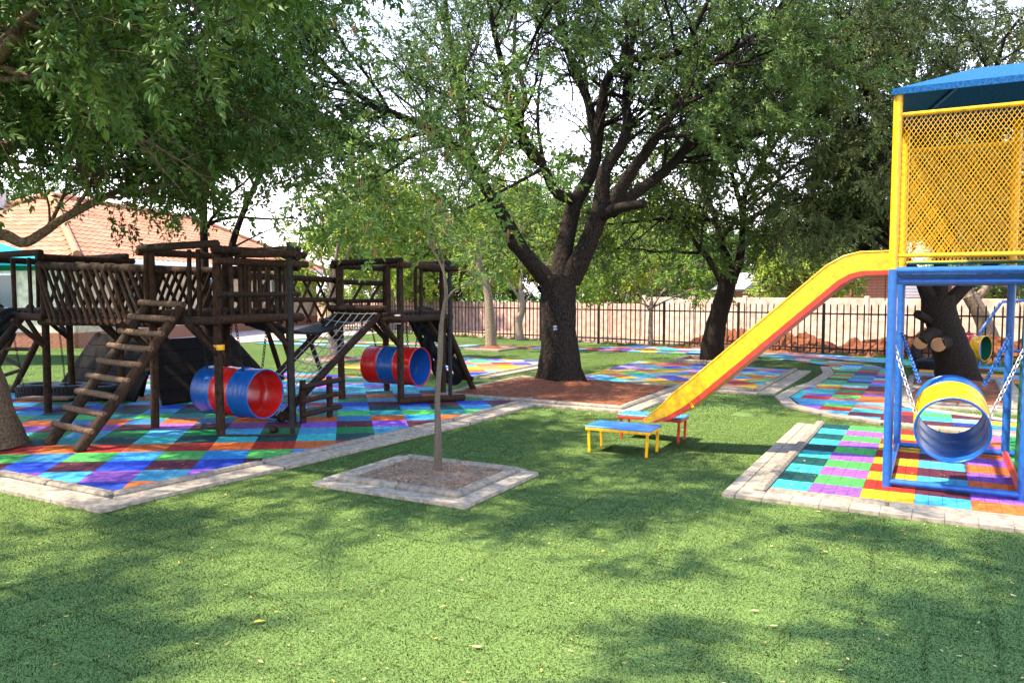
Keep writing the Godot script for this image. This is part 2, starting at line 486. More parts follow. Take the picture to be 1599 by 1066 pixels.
	for k in pe2.size() - 1: course(path, "paver", pe2[k], pe2[k + 1], 0.2, 0.22, 0.035, M.paver)

	# ---- far strip by the fence
	var stripe = ["salmon", "green", "ltgreen", "red", "pale", "sky", "orange", "light", "lilac", "yellow", "cyan", "salmon"]
	pad("tiled_play_area", "long tile strip with slanting coloured bands along the fence", pv2([[-8.6, 21.1], [-4.5, 21.35], [-1.0, 19.6], [4.0, 17.5], [4.0, 18.6], [-0.7, 21.0], [-3.2, 21.75], [-7.9, 22.5]]), v2(-8, 21), 8.0, 128.0, 0.62, 0.5, func(j, i): return stripe[posmod(i * 5 + hash(Vector2i(j, i)) % 2, stripe.size())], 1, 1)
	pad("tiled_play_area", "pale blue tile strip crossing the turf behind the log frame", pv2([[-18.8, 17.7], [-12.2, 18.6], [-12.2, 18.9], [-18.8, 18.3]]), v2(-20, 17), 10.0, 100.0, 0.6, 0.4, func(j, i): return ["pale", "light", "lilac", "cyan"][posmod(i + j, 4)], 1, 1)

func soil_bed(poly_uv, top, mound_at, mound_h, mound_r, m):
	# a heaved soil surface inside a convex outline
	var b = MB.new()
	var lo = poly_uv[0]
	var hi = poly_uv[0]
	for p in poly_uv:
		lo = lo.min(p); hi = hi.max(p)
	var N = 36
	var f = FastNoiseLite.new()
	f.frequency = 1.6
	f.seed = 4
	var k0 = 0
	for j in N + 1:
		for i in N + 1:
			var p = lo + (hi - lo) * Vector2(float(i) / N, float(j) / N)
			var dm = p.distance_to(mound_at) / mound_r
			var h = top + f.get_noise_2d(p.x * 2, p.y * 2) * 0.02 + mound_h * exp(-dm * dm) + rr(-0.006, 0.006)
			b.pt(W(p.x, h, p.y), Vector3.UP)
	for j in N:
		for i in N:
			var a = j * (N + 1) + i
			b.i.append_array([a, a + 1, a + N + 1, a + 1, a + N + 2, a + N + 1])
	for k in b.v.size():
		var c = k % (N + 1)
		var r = k / (N + 1)
		if c > 0 and c < N and r > 0 and r < N:
			b.n[k] = (b.v[k + 1] - b.v[k - 1]).cross(b.v[k - N - 1] - b.v[k + N + 1]).normalized()
			if b.n[k].y < 0: b.n[k] = -b.n[k]
	return b
func chips(parent, lo, hi, n, size, m, hfun, called):
	var b = MB.new()
	b.box(Vector3.ZERO, Vector3(1.0, 0.22, 0.5), Basis.IDENTITY, 0.08)
	var me = b.mesh(m)
	var xs = []
	var cs = []
	var off = base_of(parent)
	for k in n:
		var u = rr(lo.x, hi.x)
		var v = rr(lo.y, hi.y)
		var s = size * rr(0.4, 1.3)
		xs.append(Transform3D(Basis(rv().normalized(), rr(-0.6, 0.6)) * Basis(Vector3.UP, rr(0, TAU)) * Basis.from_scale(Vector3(s * rr(0.6, 1.6), s, s)), W(u, hfun.call(u, v), v) - off))
		var t = rr(0.5, 1.5)
		cs.append(Color(t, t * rr(0.8, 1.0), t * rr(0.7, 0.95)))
	return many(parent, called, me, xs, cs)

func ring(o, lo, hi, kmats, w = 0.1, top = 0.1, plen = 0.7):
	course(o, "kerb_stone", v2(lo.x, lo.y + w / 2), v2(hi.x, lo.y + w / 2), plen, w, top, kmats, 0.022)
	course(o, "kerb_stone", v2(lo.x, hi.y - w / 2), v2(hi.x, hi.y - w / 2), plen, w, top, kmats, 0.022)
	course(o, "kerb_stone", v2(lo.x + w / 2, lo.y + w), v2(lo.x + w / 2, hi.y - w), plen, w, top, kmats, 0.022)
	course(o, "kerb_stone", v2(hi.x - w / 2, lo.y + w), v2(hi.x - w / 2, hi.y - w), plen, w, top, kmats, 0.022)
func build_beds():
	var kb = [M.kerb, M.kerb2]
	var chip = mat(lin(0.24, 0.17, 0.115), 0.95)
	chip.vertex_color_use_as_albedo = true
	# young tree planter
	var o = thing("tree_planter", W(-3.87, 0, 5.6), "square kerbed planter with gravelly soil round the slim young tree", "planter")
	var sb = soil_bed(pv2([[-4.44, 5.18], [-3.32, 5.18], [-3.32, 6.12], [-4.44, 6.12]]), 0.045, v2(-3.87, 5.72), 0.03, 0.3, M.soil_grey)
	part(o, "soil", sb, M.soil_grey)
	ring(o, v2(-4.5, 5.12), v2(-3.26, 6.18), kb, 0.09, 0.075, 0.62)
	course(o, "paver", v2(-4.63, 5.04), v2(-3.1, 5.04), 0.2, 0.15, 0.034, M.paver, 0.003, 0.0025)
	course(o, "paver", v2(-3.18, 5.12), v2(-3.18, 6.22), 0.2, 0.15, 0.034, M.paver, 0.003, 0.0025)
	course(o, "paver", v2(-4.58, 5.12), v2(-4.58, 6.22), 0.2, 0.15, 0.034, M.paver, 0.003, 0.0025)
	course(o, "paver", v2(-4.5, 6.23), v2(-3.26, 6.23), 0.2, 0.1, 0.034, M.paver, 0.003, 0.0025)
	chips(o, v2(-4.40, 5.22), v2(-3.36, 6.08), 1500, 0.017, chip, func(u, v): return 0.05 + 0.03 * exp(-pow(v2(u, v).distance_to(v2(-3.87, 5.72)) / 0.3, 2)), "gravel")
	blockers.append(pv2([[-4.64, 4.97], [-3.1, 4.97], [-3.1, 6.27], [-4.64, 6.27]]))
	# main tree bed
	o = thing("tree_bed", W(-5.3, 0, 11.4), "large kerbed bed of red soil round the thick trunked tree", "planter")
	sb = soil_bed(pv2([[-6.8, 10.2], [-3.8, 10.2], [-3.8, 12.95], [-6.8, 12.95]]), 0.05, v2(-5.65, 12.0), 0.14, 0.75, M.soil_red)
	part(o, "soil", sb, M.soil_red)
	ring(o, v2(-6.85, 10.14), v2(-3.76, 13.0), kb, 0.1, 0.075, 0.95)
	course(o, "paver", v2(-5.3, 10.06), v2(-3.6, 10.06), 0.2, 0.15, 0.034, M.paver)
	course(o, "paver", v2(-3.65, 10.0), v2(-3.65, 12.75), 0.2, 0.2, 0.034, M.paver)
	course(o, "paver", v2(-6.95, 11.2), v2(-6.95, 13.0), 0.4, 0.16, 0.034, M.paver)
	var red_chip = mat(lin(0.20, 0.085, 0.045), 0.95)
	red_chip.vertex_color_use_as_albedo = true
	chips(o, v2(-6.7, 10.25), v2(-3.9, 12.85), 2600, 0.02, red_chip, func(u, v): return 0.052 + 0.14 * exp(-pow(v2(u, v).distance_to(v2(-5.65, 12.0)) / 0.75, 2)), "litter")
	blockers.append(pv2([[-7.0, 9.98], [-3.55, 9.98], [-3.55, 13.0], [-7.0, 13.0]]))
	# bed of the crooked tree behind
	o = thing("tree_bed", W(-4.6, 0, 18.3), "small sunken bed with dark soil round the crooked tree", "planter")
	part(o, "soil", soil_bed(pv2([[-5.25, 17.7], [-3.85, 17.7], [-3.85, 18.9], [-5.25, 18.9]]), 0.03, v2(-4.54, 18.2), 0.06, 0.4, M.soil_red), M.soil_red)
	ring(o, v2(-5.35, 17.6), v2(-3.75, 19.0), kb, 0.1, 0.1, 0.9)
	blockers.append(pv2([[-5.35, 17.6], [-3.75, 17.6], [-3.75, 19.0], [-5.35, 19.0]]))
	# bed beside the winding path
	o = thing("tree_bed", W(0.2, 0, 13.6), "kerbed bed of brown soil beside the winding path", "planter")
	part(o, "soil", soil_bed(pv2([[-0.38, 12.75], [0.95, 12.75], [0.95, 16.6], [-0.38, 16.6]]), 0.03, v2(0.29, 15.7), 0.1, 0.5, M.soil_red), M.soil_red)
	ring(o, v2(-0.44, 12.68), v2(1.02, 16.7), kb, 0.1, 0.07, 0.9)
	course(o, "paver", v2(-0.4, 12.57), v2(1.15, 12.57), 0.3, 0.2, 0.034, M.paver)
	course(o, "paver", v2(1.12, 12.5), v2(1.12, 16.7), 0.3, 0.2, 0.034, M.paver)
	blockers.append(pv2([[-0.5, 12.47], [1.22, 12.47], [1.22, 16.7], [-0.5, 16.7]]))
	# bed of the slim background trees
	for q in [[W(-11.11, 0, 19.22), "low kerbed soil ring round the straight slim tree"], [W(-12.61, 0, 14.42), "low kerbed soil ring behind the climbing net"]]:
		o = thing("tree_bed", q[0], q[1], "planter")
		var c = v2(q[0].x, -q[0].z)
		part(o, "soil", soil_bed(pv2([[c.x - 0.5, c.y - 0.5], [c.x + 0.5, c.y + 0.5]]), 0.03, c, 0.12, 0.3, M.soil_red), M.soil_red)
		ring(o, c - v2(0.58, 0.58), c + v2(0.58, 0.58), kb, 0.09, 0.07, 1.0)
		blockers.append(pv2([[c.x - 0.58, c.y - 0.58], [c.x + 0.58, c.y - 0.58], [c.x + 0.58, c.y + 0.58], [c.x - 0.58, c.y + 0.58]]))

# ---------------------------------------------------------------- turf
func turf_patch(size, n, wide, tall):
	var b = MB.new()
	b.use_c = true
	for k in n:
		var p = Vector3(rr(-0.5, 0.5) * size, 0, rr(-0.5, 0.5) * size)
		var an = rr(0, TAU)
		var s = Vector3(cos(an), 0, sin(an)) * wide * rr(0.6, 1.1)
		var lean = Vector3(rr(-1, 1), 0, rr(-1, 1)) * tall * 0.75 + Vector3(0.25, 0, 0.1) * tall
		var h = tall * rr(0.55, 1.0)
		var t = rr(0.9, 1.1)
		var c = Color(0.150 * t, 0.228 * t, 0.060 * t)
		var q = rng.randf()
		if q < 0.12: c = Color(0.178 * t, 0.250 * t, 0.084 * t)
		elif q > 0.72: c = Color(0.130 * t, 0.208 * t, 0.052 * t)
		b.col = c
		var tip = p + lean + Vector3(0, h, 0)
		var q2 = Vector3(rr(-0.35, 0.35), 1, rr(-0.35, 0.35)).normalized()
		var k0 = b.v.size()
		b.pt(p - s, q2); b.pt(p + s, q2); b.pt(tip, q2)
		b.i.append_array([k0, k0 + 1, k0 + 2])
	return b
func build_turf():
	var tm = leaf_mat(Color(1, 1, 1), Color(0.06, 0.11, 0.02), 0.6)
	var near = []
	for k in 3: near.append(turf_patch(0.32, 3000, 0.0022, 0.0075).mesh(tm))
	var far = turf_patch(0.64, 3600, 0.0048, 0.0075).mesh(tm)
	var xs = [[], [], []]
	var cs = [[], [], []]
	var xf = []
	var cf = []
	var f = FastNoiseLite.new()
	f.frequency = 0.35
	f.fractal_octaves = 3
	var inv = cam_basis.inverse()
	for step in [[0.3, 0], [0.6, 1]]:
		var s = step[0]
		for j in range(int(-2 / s), int(27 / s)):
			for i in range(int(-26 / s), int(8 / s)):
				var u = (i + 0.5) * s
				var v = (j + 0.5) * s
				var q = inv * W(u, -EYE, v)
				var z = -q.z
				if z < 2.0 or abs(q.x) > z * 0.72 + 2.0: continue
				if (step[1] == 0) != (z < 10.5): continue
				if v > 21.2 - 0.2 * (u + 1.0): continue
				var inside = false
				for poly in blockers:
					if Geometry2D.is_point_in_polygon(Vector2(u, v), poly):
						inside = true
						for dd in [v2(s, s), v2(-s, s), v2(s, -s), v2(-s, -s)]:
							if not Geometry2D.is_point_in_polygon(Vector2(u, v) + dd * 0.55, poly): inside = false
						if inside: break
				if inside: continue
				var t = 1.0 + 0.16 * f.get_noise_2d(u, v * 0.6)
				var col = Color(t * (1.0 + 0.08 * f.get_noise_2d(u + 50, v)), t, t)
				var x = Transform3D(Basis(Vector3.UP, (rng.randi() % 4) * PI / 2 + rr(-0.1, 0.1)) * Basis.from_scale(Vector3(1, rr(0.85, 1.1), 1)), W(u + rr(-0.02, 0.02), 0.001, v + rr(-0.02, 0.02)))
				if step[1] == 0:
					var w = rng.randi() % 3
					xs[w].append(x); cs[w].append(col)
				else:
					xf.append(x); cf.append(col)
	for k in 3: tag(many(self, "turf", near[k], xs[k], cs[k]), "short green artificial turf pile", "grass", "turf pile", "stuff")
	tag(many(self, "turf", far, xf, cf), "short green artificial turf pile", "grass", "turf pile", "stuff")

func build_fallen_leaves():
	var cols = [lin(0.55, 0.36, 0.06), lin(0.50, 0.38, 0.14), lin(0.36, 0.26, 0.13), lin(0.46, 0.40, 0.20)]
	var mats = []
	for c in cols: mats.append(leaf_mat(c, Color(0.05, 0.04, 0.0), 0.7))
	var meshes = []
	for k in 4:
		var b = MB.new()
		var curl = 0.12 + 0.1 * k
		for s in [-1.0, 1.0]:
			for q in 5:
				var x0 = q / 5.0
				var x1 = (q + 1) / 5.0
				var w0 = 0.21 * sin(PI * pow(x0, 0.8)) * s
				var w1 = 0.21 * sin(PI * pow(x1, 0.8)) * s
				var h = func(x): return curl * (x - 0.5) * (x - 0.5) * 1.6
				var a = Vector3(x0 - 0.5, h.call(x0), 0)
				var c = Vector3(x1 - 0.5, h.call(x1), 0)
				b.quad(a, c, Vector3(x1 - 0.5, h.call(x1) + abs(w1) * 0.5, w1), Vector3(x0 - 0.5, h.call(x0) + abs(w0) * 0.5, w0))
		b.tube([Vector3(-0.5, curl * 0.4, 0), Vector3(-0.72, curl * 0.5, 0.04)], [0.014, 0.01], 4)
		meshes.append(b.mesh(mats[k]))
	var big = [[405, 974, 0.062, 0, "large golden yellow fallen leaf lying alone on the turf"], [745, 1014, 0.052, 1, "pale straw coloured fallen leaf lying on the shaded turf"], [1209, 981, 0.045, 1, "small cream fallen leaf beside a similar one on the sunny turf"], [1179, 957, 0.045, 1, "cream oval fallen leaf on the bright turf patch"]]
	for q in big:
		var o = MeshInstance3D.new()
		o.name = numbered("fallen_leaf")
		o.mesh = meshes[q[3]]
		add_child(o)
		o.transform = Transform3D(Basis(Vector3.UP, rr(0.2, 0.9)) * Basis.from_scale(Vector3.ONE * q[2]), on_ground(q[0], q[1]) + Vector3(0, 0.011, 0))
		tag(o, q[4], "leaf", "fallen leaves on the turf")
	var inv = cam_basis.inverse()
	var xs = [[], [], [], []]
	for k in 800:
		var z = 2.6 + 9.0 * pow(rng.randf(), 1.3)
		var x = rr(-0.7, 0.7) * z
		var p = Basis(Vector3.UP, deg_to_rad(28.5)) * Vector3(x, 0, -z)
		if rng.randf() < 0.35 and xs[0].size() > 3: # a little clustering
			p += Vector3(rr(-0.2, 0.2), 0, rr(-0.2, 0.2))
		var onpad = false
		for poly in blockers: onpad = onpad or Geometry2D.is_point_in_polygon(Vector2(p.x, -p.z), poly)
		p.y = 0.038 if onpad else 0.011
		if onpad and rng.randf() < 0.1: continue
		var s = rr(0.012, 0.03)
		if rng.randf() < 0.05: s = rr(0.03, 0.042)
		xs[1 + rng.randi() % 3 if rng.randf() < 0.85 else 0].append(Transform3D(Basis(Vector3.UP, rr(0, TAU)) * Basis(Vector3.RIGHT, rr(-0.3, 0.3)) * Basis.from_scale(Vector3(s, s, s * rr(0.5, 1.0))), p))
	for k in 4: tag(many(self, "leaf_litter", meshes[k], xs[k]), "tiny dry leaves scattered over turf and tiles", "leaves", "leaf litter", "stuff")
# ---------------------------------------------------------------- dark log climbing frame
func log_mb(a, b, r, sides = 9, b0 = null):
	var mb = MB.new() if b0 == null else b0
	var d = (b - a)
	var L = d.length()
	var t = d / L
	var side = t.cross(Vector3(0.3, 0.8, 0.5)).normalized() * rr(-0.012, 0.012) * min(L, 1.5)
	var pts = [a, a + t * 0.012]
	var rad = [r * 0.8, r]
	for k in 3:
		var f = (k + 1) / 4.0
		pts.append(a + d * f + side * sin(PI * f))
		rad.append(r * rr(0.94, 1.06))
	pts.append(b - t * 0.012); rad.append(r * 0.98)
	pts.append(b); rad.append(r * 0.78)
	mb.tube(pts, rad, sides, true)
	return mb
func lg(parent, called, a, b, r, m = null):
	return part(parent, called, log_mb(a, b, r), M.logs[rng.randi() % 4] if m == null else m)

func log_tower(o, u0, u1, v0, v1, deck, top, rails):
	var cs = [v2(u0, v0), v2(u1, v0), v2(u1, v1), v2(u0, v1)]
	for c in cs: lg(o, "post", W(c.x, 0, c.y), W(c.x, top - 0.01, c.y), 0.05)
	# top beams with overhang, stacked at the corners
	lg(o, "top_beam", W(u0 - 0.1, top - 0.02, v0 - 0.07), W(u1 + 0.1, top, v0 - 0.07), 0.045)
	lg(o, "top_beam", W(u0 - 0.1, top - 0.02, v1 + 0.07), W(u1 + 0.1, top, v1 + 0.07), 0.045)
	lg(o, "top_beam", W(u1 + 0.07, top - 0.06, v0 - 0.12), W(u1 + 0.07, top - 0.07, v1 + 0.2), 0.045)
	lg(o, "top_beam", W(u0 - 0.07, top - 0.06, v0 - 0.12), W(u0 - 0.07, top - 0.07, v1 + 0.14), 0.045)
	# deck
	lg(o, "deck_beam", W(u0 - 0.08, deck - 0.06, v0 - 0.085), W(u1 + 0.12, deck - 0.06, v0 - 0.085), 0.05)
	lg(o, "deck_beam", W(u0 - 0.08, deck - 0.06, v1 + 0.085), W(u1 + 0.12, deck - 0.06, v1 + 0.085), 0.05)
	lg(o, "deck_beam", W(u1 + 0.085, deck - 0.05, v0 - 0.1), W(u1 + 0.085, deck - 0.05, v1 + 0.1), 0.05)
	lg(o, "deck_beam", W(u0 - 0.085, deck - 0.05, v0 - 0.1), W(u0 - 0.085, deck - 0.05, v1 + 0.1), 0.05)
	var n = 10
	for k in n:
		var v = lerp(v0 + 0.02, v1 - 0.02, (k + 0.5) / n)
		lg(o, "deck_plank", W(u0 - 0.03, deck, v), W(u1 + 0.03, deck, v), 0.05)
	# knee braces
	for k in 4:
		var c = cs[k]
		var du = 0.42 if c.x == u0 else -0.42
		var dv = 0.42 if c.y == v0 else -0.42
		lg(o, "brace", W(c.x, deck - 0.46, c.y), W(c.x + du, deck - 0.08, c.y), 0.033)
		lg(o, "brace", W(c.x, deck - 0.46, c.y), W(c.x, deck - 0.08, c.y + dv), 0.033)
	# balusters: rails = list of [side, list of fractions, bottom, top]
	for q in rails:
		for f in q[1]:
			var p = v2(lerp(u0, u1, f), v0 - 0.06) if q[0] == "front" else v2(u1 + 0.06, lerp(v0, v1, f)) if q[0] == "right" else v2(lerp(u0, u1, f), v1 + 0.06) if q[0] == "back" else v2(u0 - 0.06, lerp(v0, v1, f))
			lg(o, "baluster", W(p.x, q[2], p.y), W(p.x + rr(-0.01, 0.01), q[3], p.y), 0.027)

func tyre_mb(R, r, wide):
	var b = MB.new()
	var prof = []
	var n = 14
	for k in n + 1:
		var a = TAU * k / n
		var cx = cos(a)
		var sy = sin(a)
		# squarer tread outside, open inside
		var rad = R - r + r * sign(cx) * pow(abs(cx), 0.55)
		prof.append([max(rad, R - 1.75 * r), wide * 0.5 * sign(sy) * pow(abs(sy), 0.7)])
	b.lathe(prof, 36, Transform3D.IDENTITY)
	# tread blocks
	for k in 36:
		for s in [-1.0, 1.0]:
			var an = TAU * (k + 0.25 * s) / 36.0
			b.box(Vector3(cos(an) * (R + 0.002), s * wide * 0.2, sin(an) * (R + 0.002)), Vector3(0.02, wide * 0.3, R * 0.11), Basis(Vector3.UP, -an) * Basis(Vector3.RIGHT, 0.3 * s))
	return b
func axis_basis(y):
	y = y.normalized()
	var x = y.cross(Vector3.UP)
	if x.length() < 0.1: x = y.cross(Vector3.RIGHT)
	x = x.normalized()
	return Basis(x, y, x.cross(y))

func chain_mb(a, b, link = 0.05, thick = 0.0055):
	var mb = MB.new()
	var d = b - a
	var n = max(2, int(d.length() / (link * 0.72)))
	var bs = axis_basis(d)
	for k in n:
		var c = a + d * ((k + 0.5) / n)
		var x = bs.x if k % 2 == 0 else bs.z
		var y = bs.y
		var pts = []
		var rad = []
		for q in 9:
			var an = TAU * q / 8.0
			pts.append(c + x * cos(an) * link * 0.3 + y * sin(an) * link * 0.5)
			rad.append(thick)
		mb.tube(pts, rad, 4, false)
	return mb

func drum(called, label, c, axis, R, L, bands, inside, hang, group):
	var o = thing(called, Vector3(c.x, c.y - R, c.z), label, "barrel swing" if hang.size() else "barrel", group)
	var bs = axis_basis(axis)
	var n = bands.size()
	for k in n:
		var b = MB.new()
		var y0 = -L / 2 + L * k / n
		var y1 = -L / 2 + L * (k + 1) / n
		var prof = []
		for q in 13:
			var y = lerp(y0, y1, q / 12.0)
			var r = R
			for hoop in [-L / 6, L / 6]: r += 0.012 * exp(-pow((y - hoop) / 0.014, 2))
			if q == 0 and k > 0: r -= 0.001
			prof.append([r + 0.003 * sin(y * 90.0), y])
		if k == 0: prof.push_front([R - 0.004, y0 - 0.006])
		if k == n - 1: prof.append([R - 0.004, y1 + 0.006])
		b.lathe(prof, 40, Transform3D(bs, c))
		part(o, "drum_band", b, bands[k])
	var li = MB.new()
	var pr = []
	for q in 25:
		var y = lerp(L / 2 + 0.004, -L / 2 - 0.004, q / 24.0)
		var r = R - 0.008
		for hoop in [-L / 6, L / 6]: r += 0.012 * exp(-pow((y - hoop) / 0.018, 2))
		pr.append([r, y])
	li.lathe(pr, 40, Transform3D(bs, c))
	part(o, "drum_lining", li, inside)
	# rolled rims
	for s in [-1.0, 1.0]:
		var rim = MB.new()
		var prof = []
		for q in 9:
			var an = TAU * q / 8.0
			prof.append([R - 0.003 + 0.009 * cos(an), s * (L / 2 + 0.004) + 0.009 * sin(an)])
		rim.lathe(prof, 40, Transform3D(bs, c))
		part(o, "rim", rim, bands[0])
	for h in hang:
		part(o, "chain", chain_mb(h[0], h[1]), M.steel_dark if h.size() < 3 else h[2])
	return o

func build_log_frame():
	var o = thing("log_climbing_frame", W(-8.2, 0, 7.5), "large dark brown log climbing frame with three towers, bridges, ladder and net", "climbing frame")
	# centre tower
	log_tower(o, -8.15, -7.03, 6.1, 7.21, 1.39, 2.17, [["right", [0.12, 0.24, 0.36, 0.5, 0.62, 0.74, 0.86], 1.38, 1.98], ["front", [0.0, 0.66, 0.8], 1.38, 2.12], ["back", [0.2, 0.4, 0.6, 0.8], 1.38, 1.95], ["right", [0.3], 1.38, 2.12]])
	lg(o, "hand_rail", W(-6.94, 1.985, 6.0), W(-6.94, 1.985, 7.42), 0.042)
	lg(o, "hand_rail", W(-8.2, 1.94, 7.29), W(-6.95, 1.94, 7.29), 0.04)
	lg(o, "hand_rail", W(-6.96, 1.62, 6.05), W(-6.96, 1.62, 7.3), 0.03)
	var clamp = MB.new()
	clamp.lathe([[0.05, -0.03], [0.062, -0.03], [0.062, 0.03], [0.05, 0.03]], 12, Transform3D(Basis.IDENTITY, W(-7.03, 1.03, 6.1)))
	part(o, "clamp", clamp, M.steel_yellow, "pale yellow strap round the post")
	# sliding pole of the centre tower and its bracket
	var pole = MB.new()
	pole.rod(W(-6.38, 0, 6.54), W(-6.38, 2.2, 6.54), 0.03, 12)
	part(o, "sliding_pole", pole, M.steel_dark, "dark steel sliding pole")
	lg(o, "pole_beam", W(-7.03, 2.07, 6.35), W(-6.28, 2.07, 6.52), 0.04)
	lg(o, "pole_beam", W(-7.03, 2.09, 7.1), W(-6.3, 2.03, 6.60), 0.04)
	lg(o, "ground_log", W(-7.0, 0.045, 6.08), W(-6.3, 0.045, 6.5), 0.012)
	# left tower
	log_tower(o, -11.65, -10.45, 6.2, 7.3, 1.37, 2.16, [["right", [0.55], 1.35, 2.1], ["front", [0.52, 0.84], 1.35, 2.1], ["back", [0.3, 0.6], 1.35, 2.1], ["left", [0.3, 0.6], 1.35, 2.1]])
	# right tower
	log_tower(o, -7.9, -6.8, 9.15, 10.25, 1.31, 2.09, [["right", [0.4], 1.3, 2.05], ["front", [0.0, 0.86], 1.3, 2.05], ["back", [0.5], 1.3, 2.05]])
	pole = MB.new()
	pole.rod(W(-6.43, 0, 9.89), W(-6.43, 2.12, 9.89), 0.03, 12)
	part(o, "sliding_pole", pole, M.steel_dark, "dark steel sliding pole")
	lg(o, "pole_beam", W(-6.85, 1.98, 9.75), W(-6.3, 1.98, 9.92), 0.04)
	lg(o, "ground_log", W(-6.75, 0.08, 9.04), W(-6.15, 0.08, 9.85), 0.05)
	var br = MB.new()
	br.box(W(-6.8, 1.25, 9.09), Vector3(0.1, 0.14, 0.05), Basis(Vector3.UP, 0.4), 0.012)
	part(o, "bracket", br, M.chain, "silver metal bracket on the post")
	# plank bridge between left and centre towers
	var bridge = Node3D.new()
	bridge.name = "lattice_bridge"
	o.add_child(bridge, true)
	for k in 19:
		var u = lerp(-10.4, -8.2, k / 18.0)
		var sag = -0.05 * sin(PI * k / 18.0)
		lg(bridge, "bridge_plank", W(u, 1.33 + sag, 6.2), W(u, 1.33 + sag, 7.25), 0.05)
	for q in [[6.17, 0.3], [7.27, -0.34]]:
		lg(bridge, "bridge_rail", W(-10.5, 1.99, q[0]), W(-8.0, 1.90, q[0]), 0.055)
		lg(bridge, "bridge_beam", W(-10.5, 1.25, q[0]), W(-8.1, 1.27, q[0]), 0.05)
		for k in 17:
			var u = lerp(-10.35, -8.25, k / 16.0)
			lg(bridge, "slat", W(clamp(u - q[1] * 0.6, -10.45, -8.1), 1.97 - (u + 10.5) * 0.03, q[0] - 0.045), W(clamp(u + q[1] * 0.6, -10.45, -8.1), 1.24, q[0] - 0.045), 0.024)
		for k in 9:
			var u = lerp(-10.3, -8.3, k / 8.0)
			lg(bridge, "slat", W(clamp(u + q[1] * 0.7, -10.45, -8.1), 1.95 - (u + 10.5) * 0.03, q[0] + 0.04), W(clamp(u - q[1] * 0.7, -10.45, -8.1), 1.24, q[0] + 0.04), 0.022)
	# belt bridge between centre and right towers
	var b2 = Node3D.new()
	b2.name = "belt_bridge"
	o.add_child(b2, true)
	var belt = MB.new()
	for k in 12:
		var t0 = k / 12.0
		var t1 = (k + 1) / 12.0
		var f = func(t): return W(-7.87, lerp(1.33, 1.25, t) - 0.22 * sin(PI * t), lerp(7.25, 9.1, t))
		var p0 = f.call(t0)
		var p1 = f.call(t1)
		var d = p1 - p0
		belt.box((p0 + p1) / 2, Vector3(0.55, 0.03, d.length() + 0.004), Basis(Vector3.RIGHT, atan2(d.y, Vector2(d.x, d.z).length())))
	part(b2, "belt", belt, M.belt)
	lg(b2, "bridge_rail", W(-8.15, 1.86, 7.2), W(-8.0, 1.82, 9.25), 0.045)
	lg(b2, "bridge_rail", W(-8.15, 1.55, 7.2), W(-8.0, 1.52, 9.25), 0.035)
	for k in 7:
		var v = lerp(7.35, 9.05, k / 6.0)
		lg(b2, "slat", W(-8.11, 1.84, v - 0.2), W(-8.09, 1.2, v + 0.22), 0.02)
		lg(b2, "slat", W(-8.06, 1.84, v + 0.22), W(-8.04, 1.2, v - 0.2), 0.02)
	lg(o, "hand_rail", W(-7.98, 1.8, 9.1), W(-7.98, 1.78, 10.4), 0.04)
	lg(o, "hand_rail", W(-7.98, 1.5, 9.1), W(-7.98, 1.5, 10.4), 0.035)
	lg(o, "slat", W(-7.97, 1.78, 9.75), W(-7.97, 1.3, 9.3), 0.024)
	lg(o, "slat", W(-7.97, 1.78, 10.2), W(-7.97, 1.3, 9.75), 0.024)
	# ladder up to the centre tower
	var la = Node3D.new()
	la.name = "ladder"
	o.add_child(la, true)
	var a0 = W(-8.21, 0.03, 4.86)
	var a1 = W(-8.14, 1.47, 6.02)
	var c0 = W(-7.60, 0.03, 4.79)
	var c1 = W(-7.50, 1.47, 6.0)
	lg(la, "stile", a0, a1, 0.058)
	lg(la, "stile", c0, c1, 0.058)
	for k in 9:
		var t = 0.1 + 0.111 * k
		var p = a0.lerp(a1, t) + Vector3(-0.10, 0.07, 0.0)
		var q = c0.lerp(c1, t) + Vector3(0.06, 0.05, 0.0)
		part(la, "rung", log_mb(p, q, 0.036), M.log_worn)
	# climbing net
	var net = Node3D.new()
	net.name = "climbing_net"
	o.add_child(net, true)
	var n0 = W(-7.88, 0.06, 7.12)
	var n1 = W(-7.88, 1.33, 9.05)
	var m0 = W(-7.12, 0.06, 7.08)
	var m1 = W(-7.08, 1.33, 9.05)
	lg(net, "stile", n0, n1, 0.05)
	lg(net, "stile", m0, m1, 0.05)
	lg(net, "top_log", W(-8.02, 1.40, 9.02), W(-6.95, 1.40, 9.02), 0.05)
	lg(net, "bottom_log", W(-7.98, 0.1, 7.2), W(-7.0, 0.1, 7.16), 0.045)
	var sagp = func(s, t): return n0.lerp(n1, t).lerp(m0.lerp(m1, t), s) + Vector3(0, 0.055 - 0.10 * sin(PI * s) * sin(PI * t), 0)
	for k in 13:
		var r = MB.new()
		var pts = []
		var rad = []
		for q in 9:
			pts.append(sagp.call(q / 8.0, (k + 0.5) / 13.0)); rad.append(0.0065)
		r.tube(pts, rad, 5)
		part(net, "rope", r, M.rope)
	for k in 6:
		var r = MB.new()
		var pts = []
		var rad = []
		for q in 15:
			pts.append(sagp.call((k + 0.5) / 6.0, q / 14.0)); rad.append(0.0065)
		r.tube(pts, rad, 5)
		part(net, "rope", r, M.rope)
	# low log step fence at the net's foot
	for v in [7.22, 7.7]: lg(o, "step_post", W(-6.86, 0, v), W(-6.86, 0.56, v), 0.04)
	for h in [0.14, 0.31, 0.49]: lg(o, "step_log", W(-6.79, h, 7.12), W(-6.79, h + 0.02, 7.84), 0.034)
	lg(o, "step_log", W(-6.72, 0.05, 6.62), W(-6.6, 0.09, 6.45), 0.04)
	# leaning tyre ladder on the right tower
	var tl = Node3D.new()
	tl.name = "tyre_ladder"
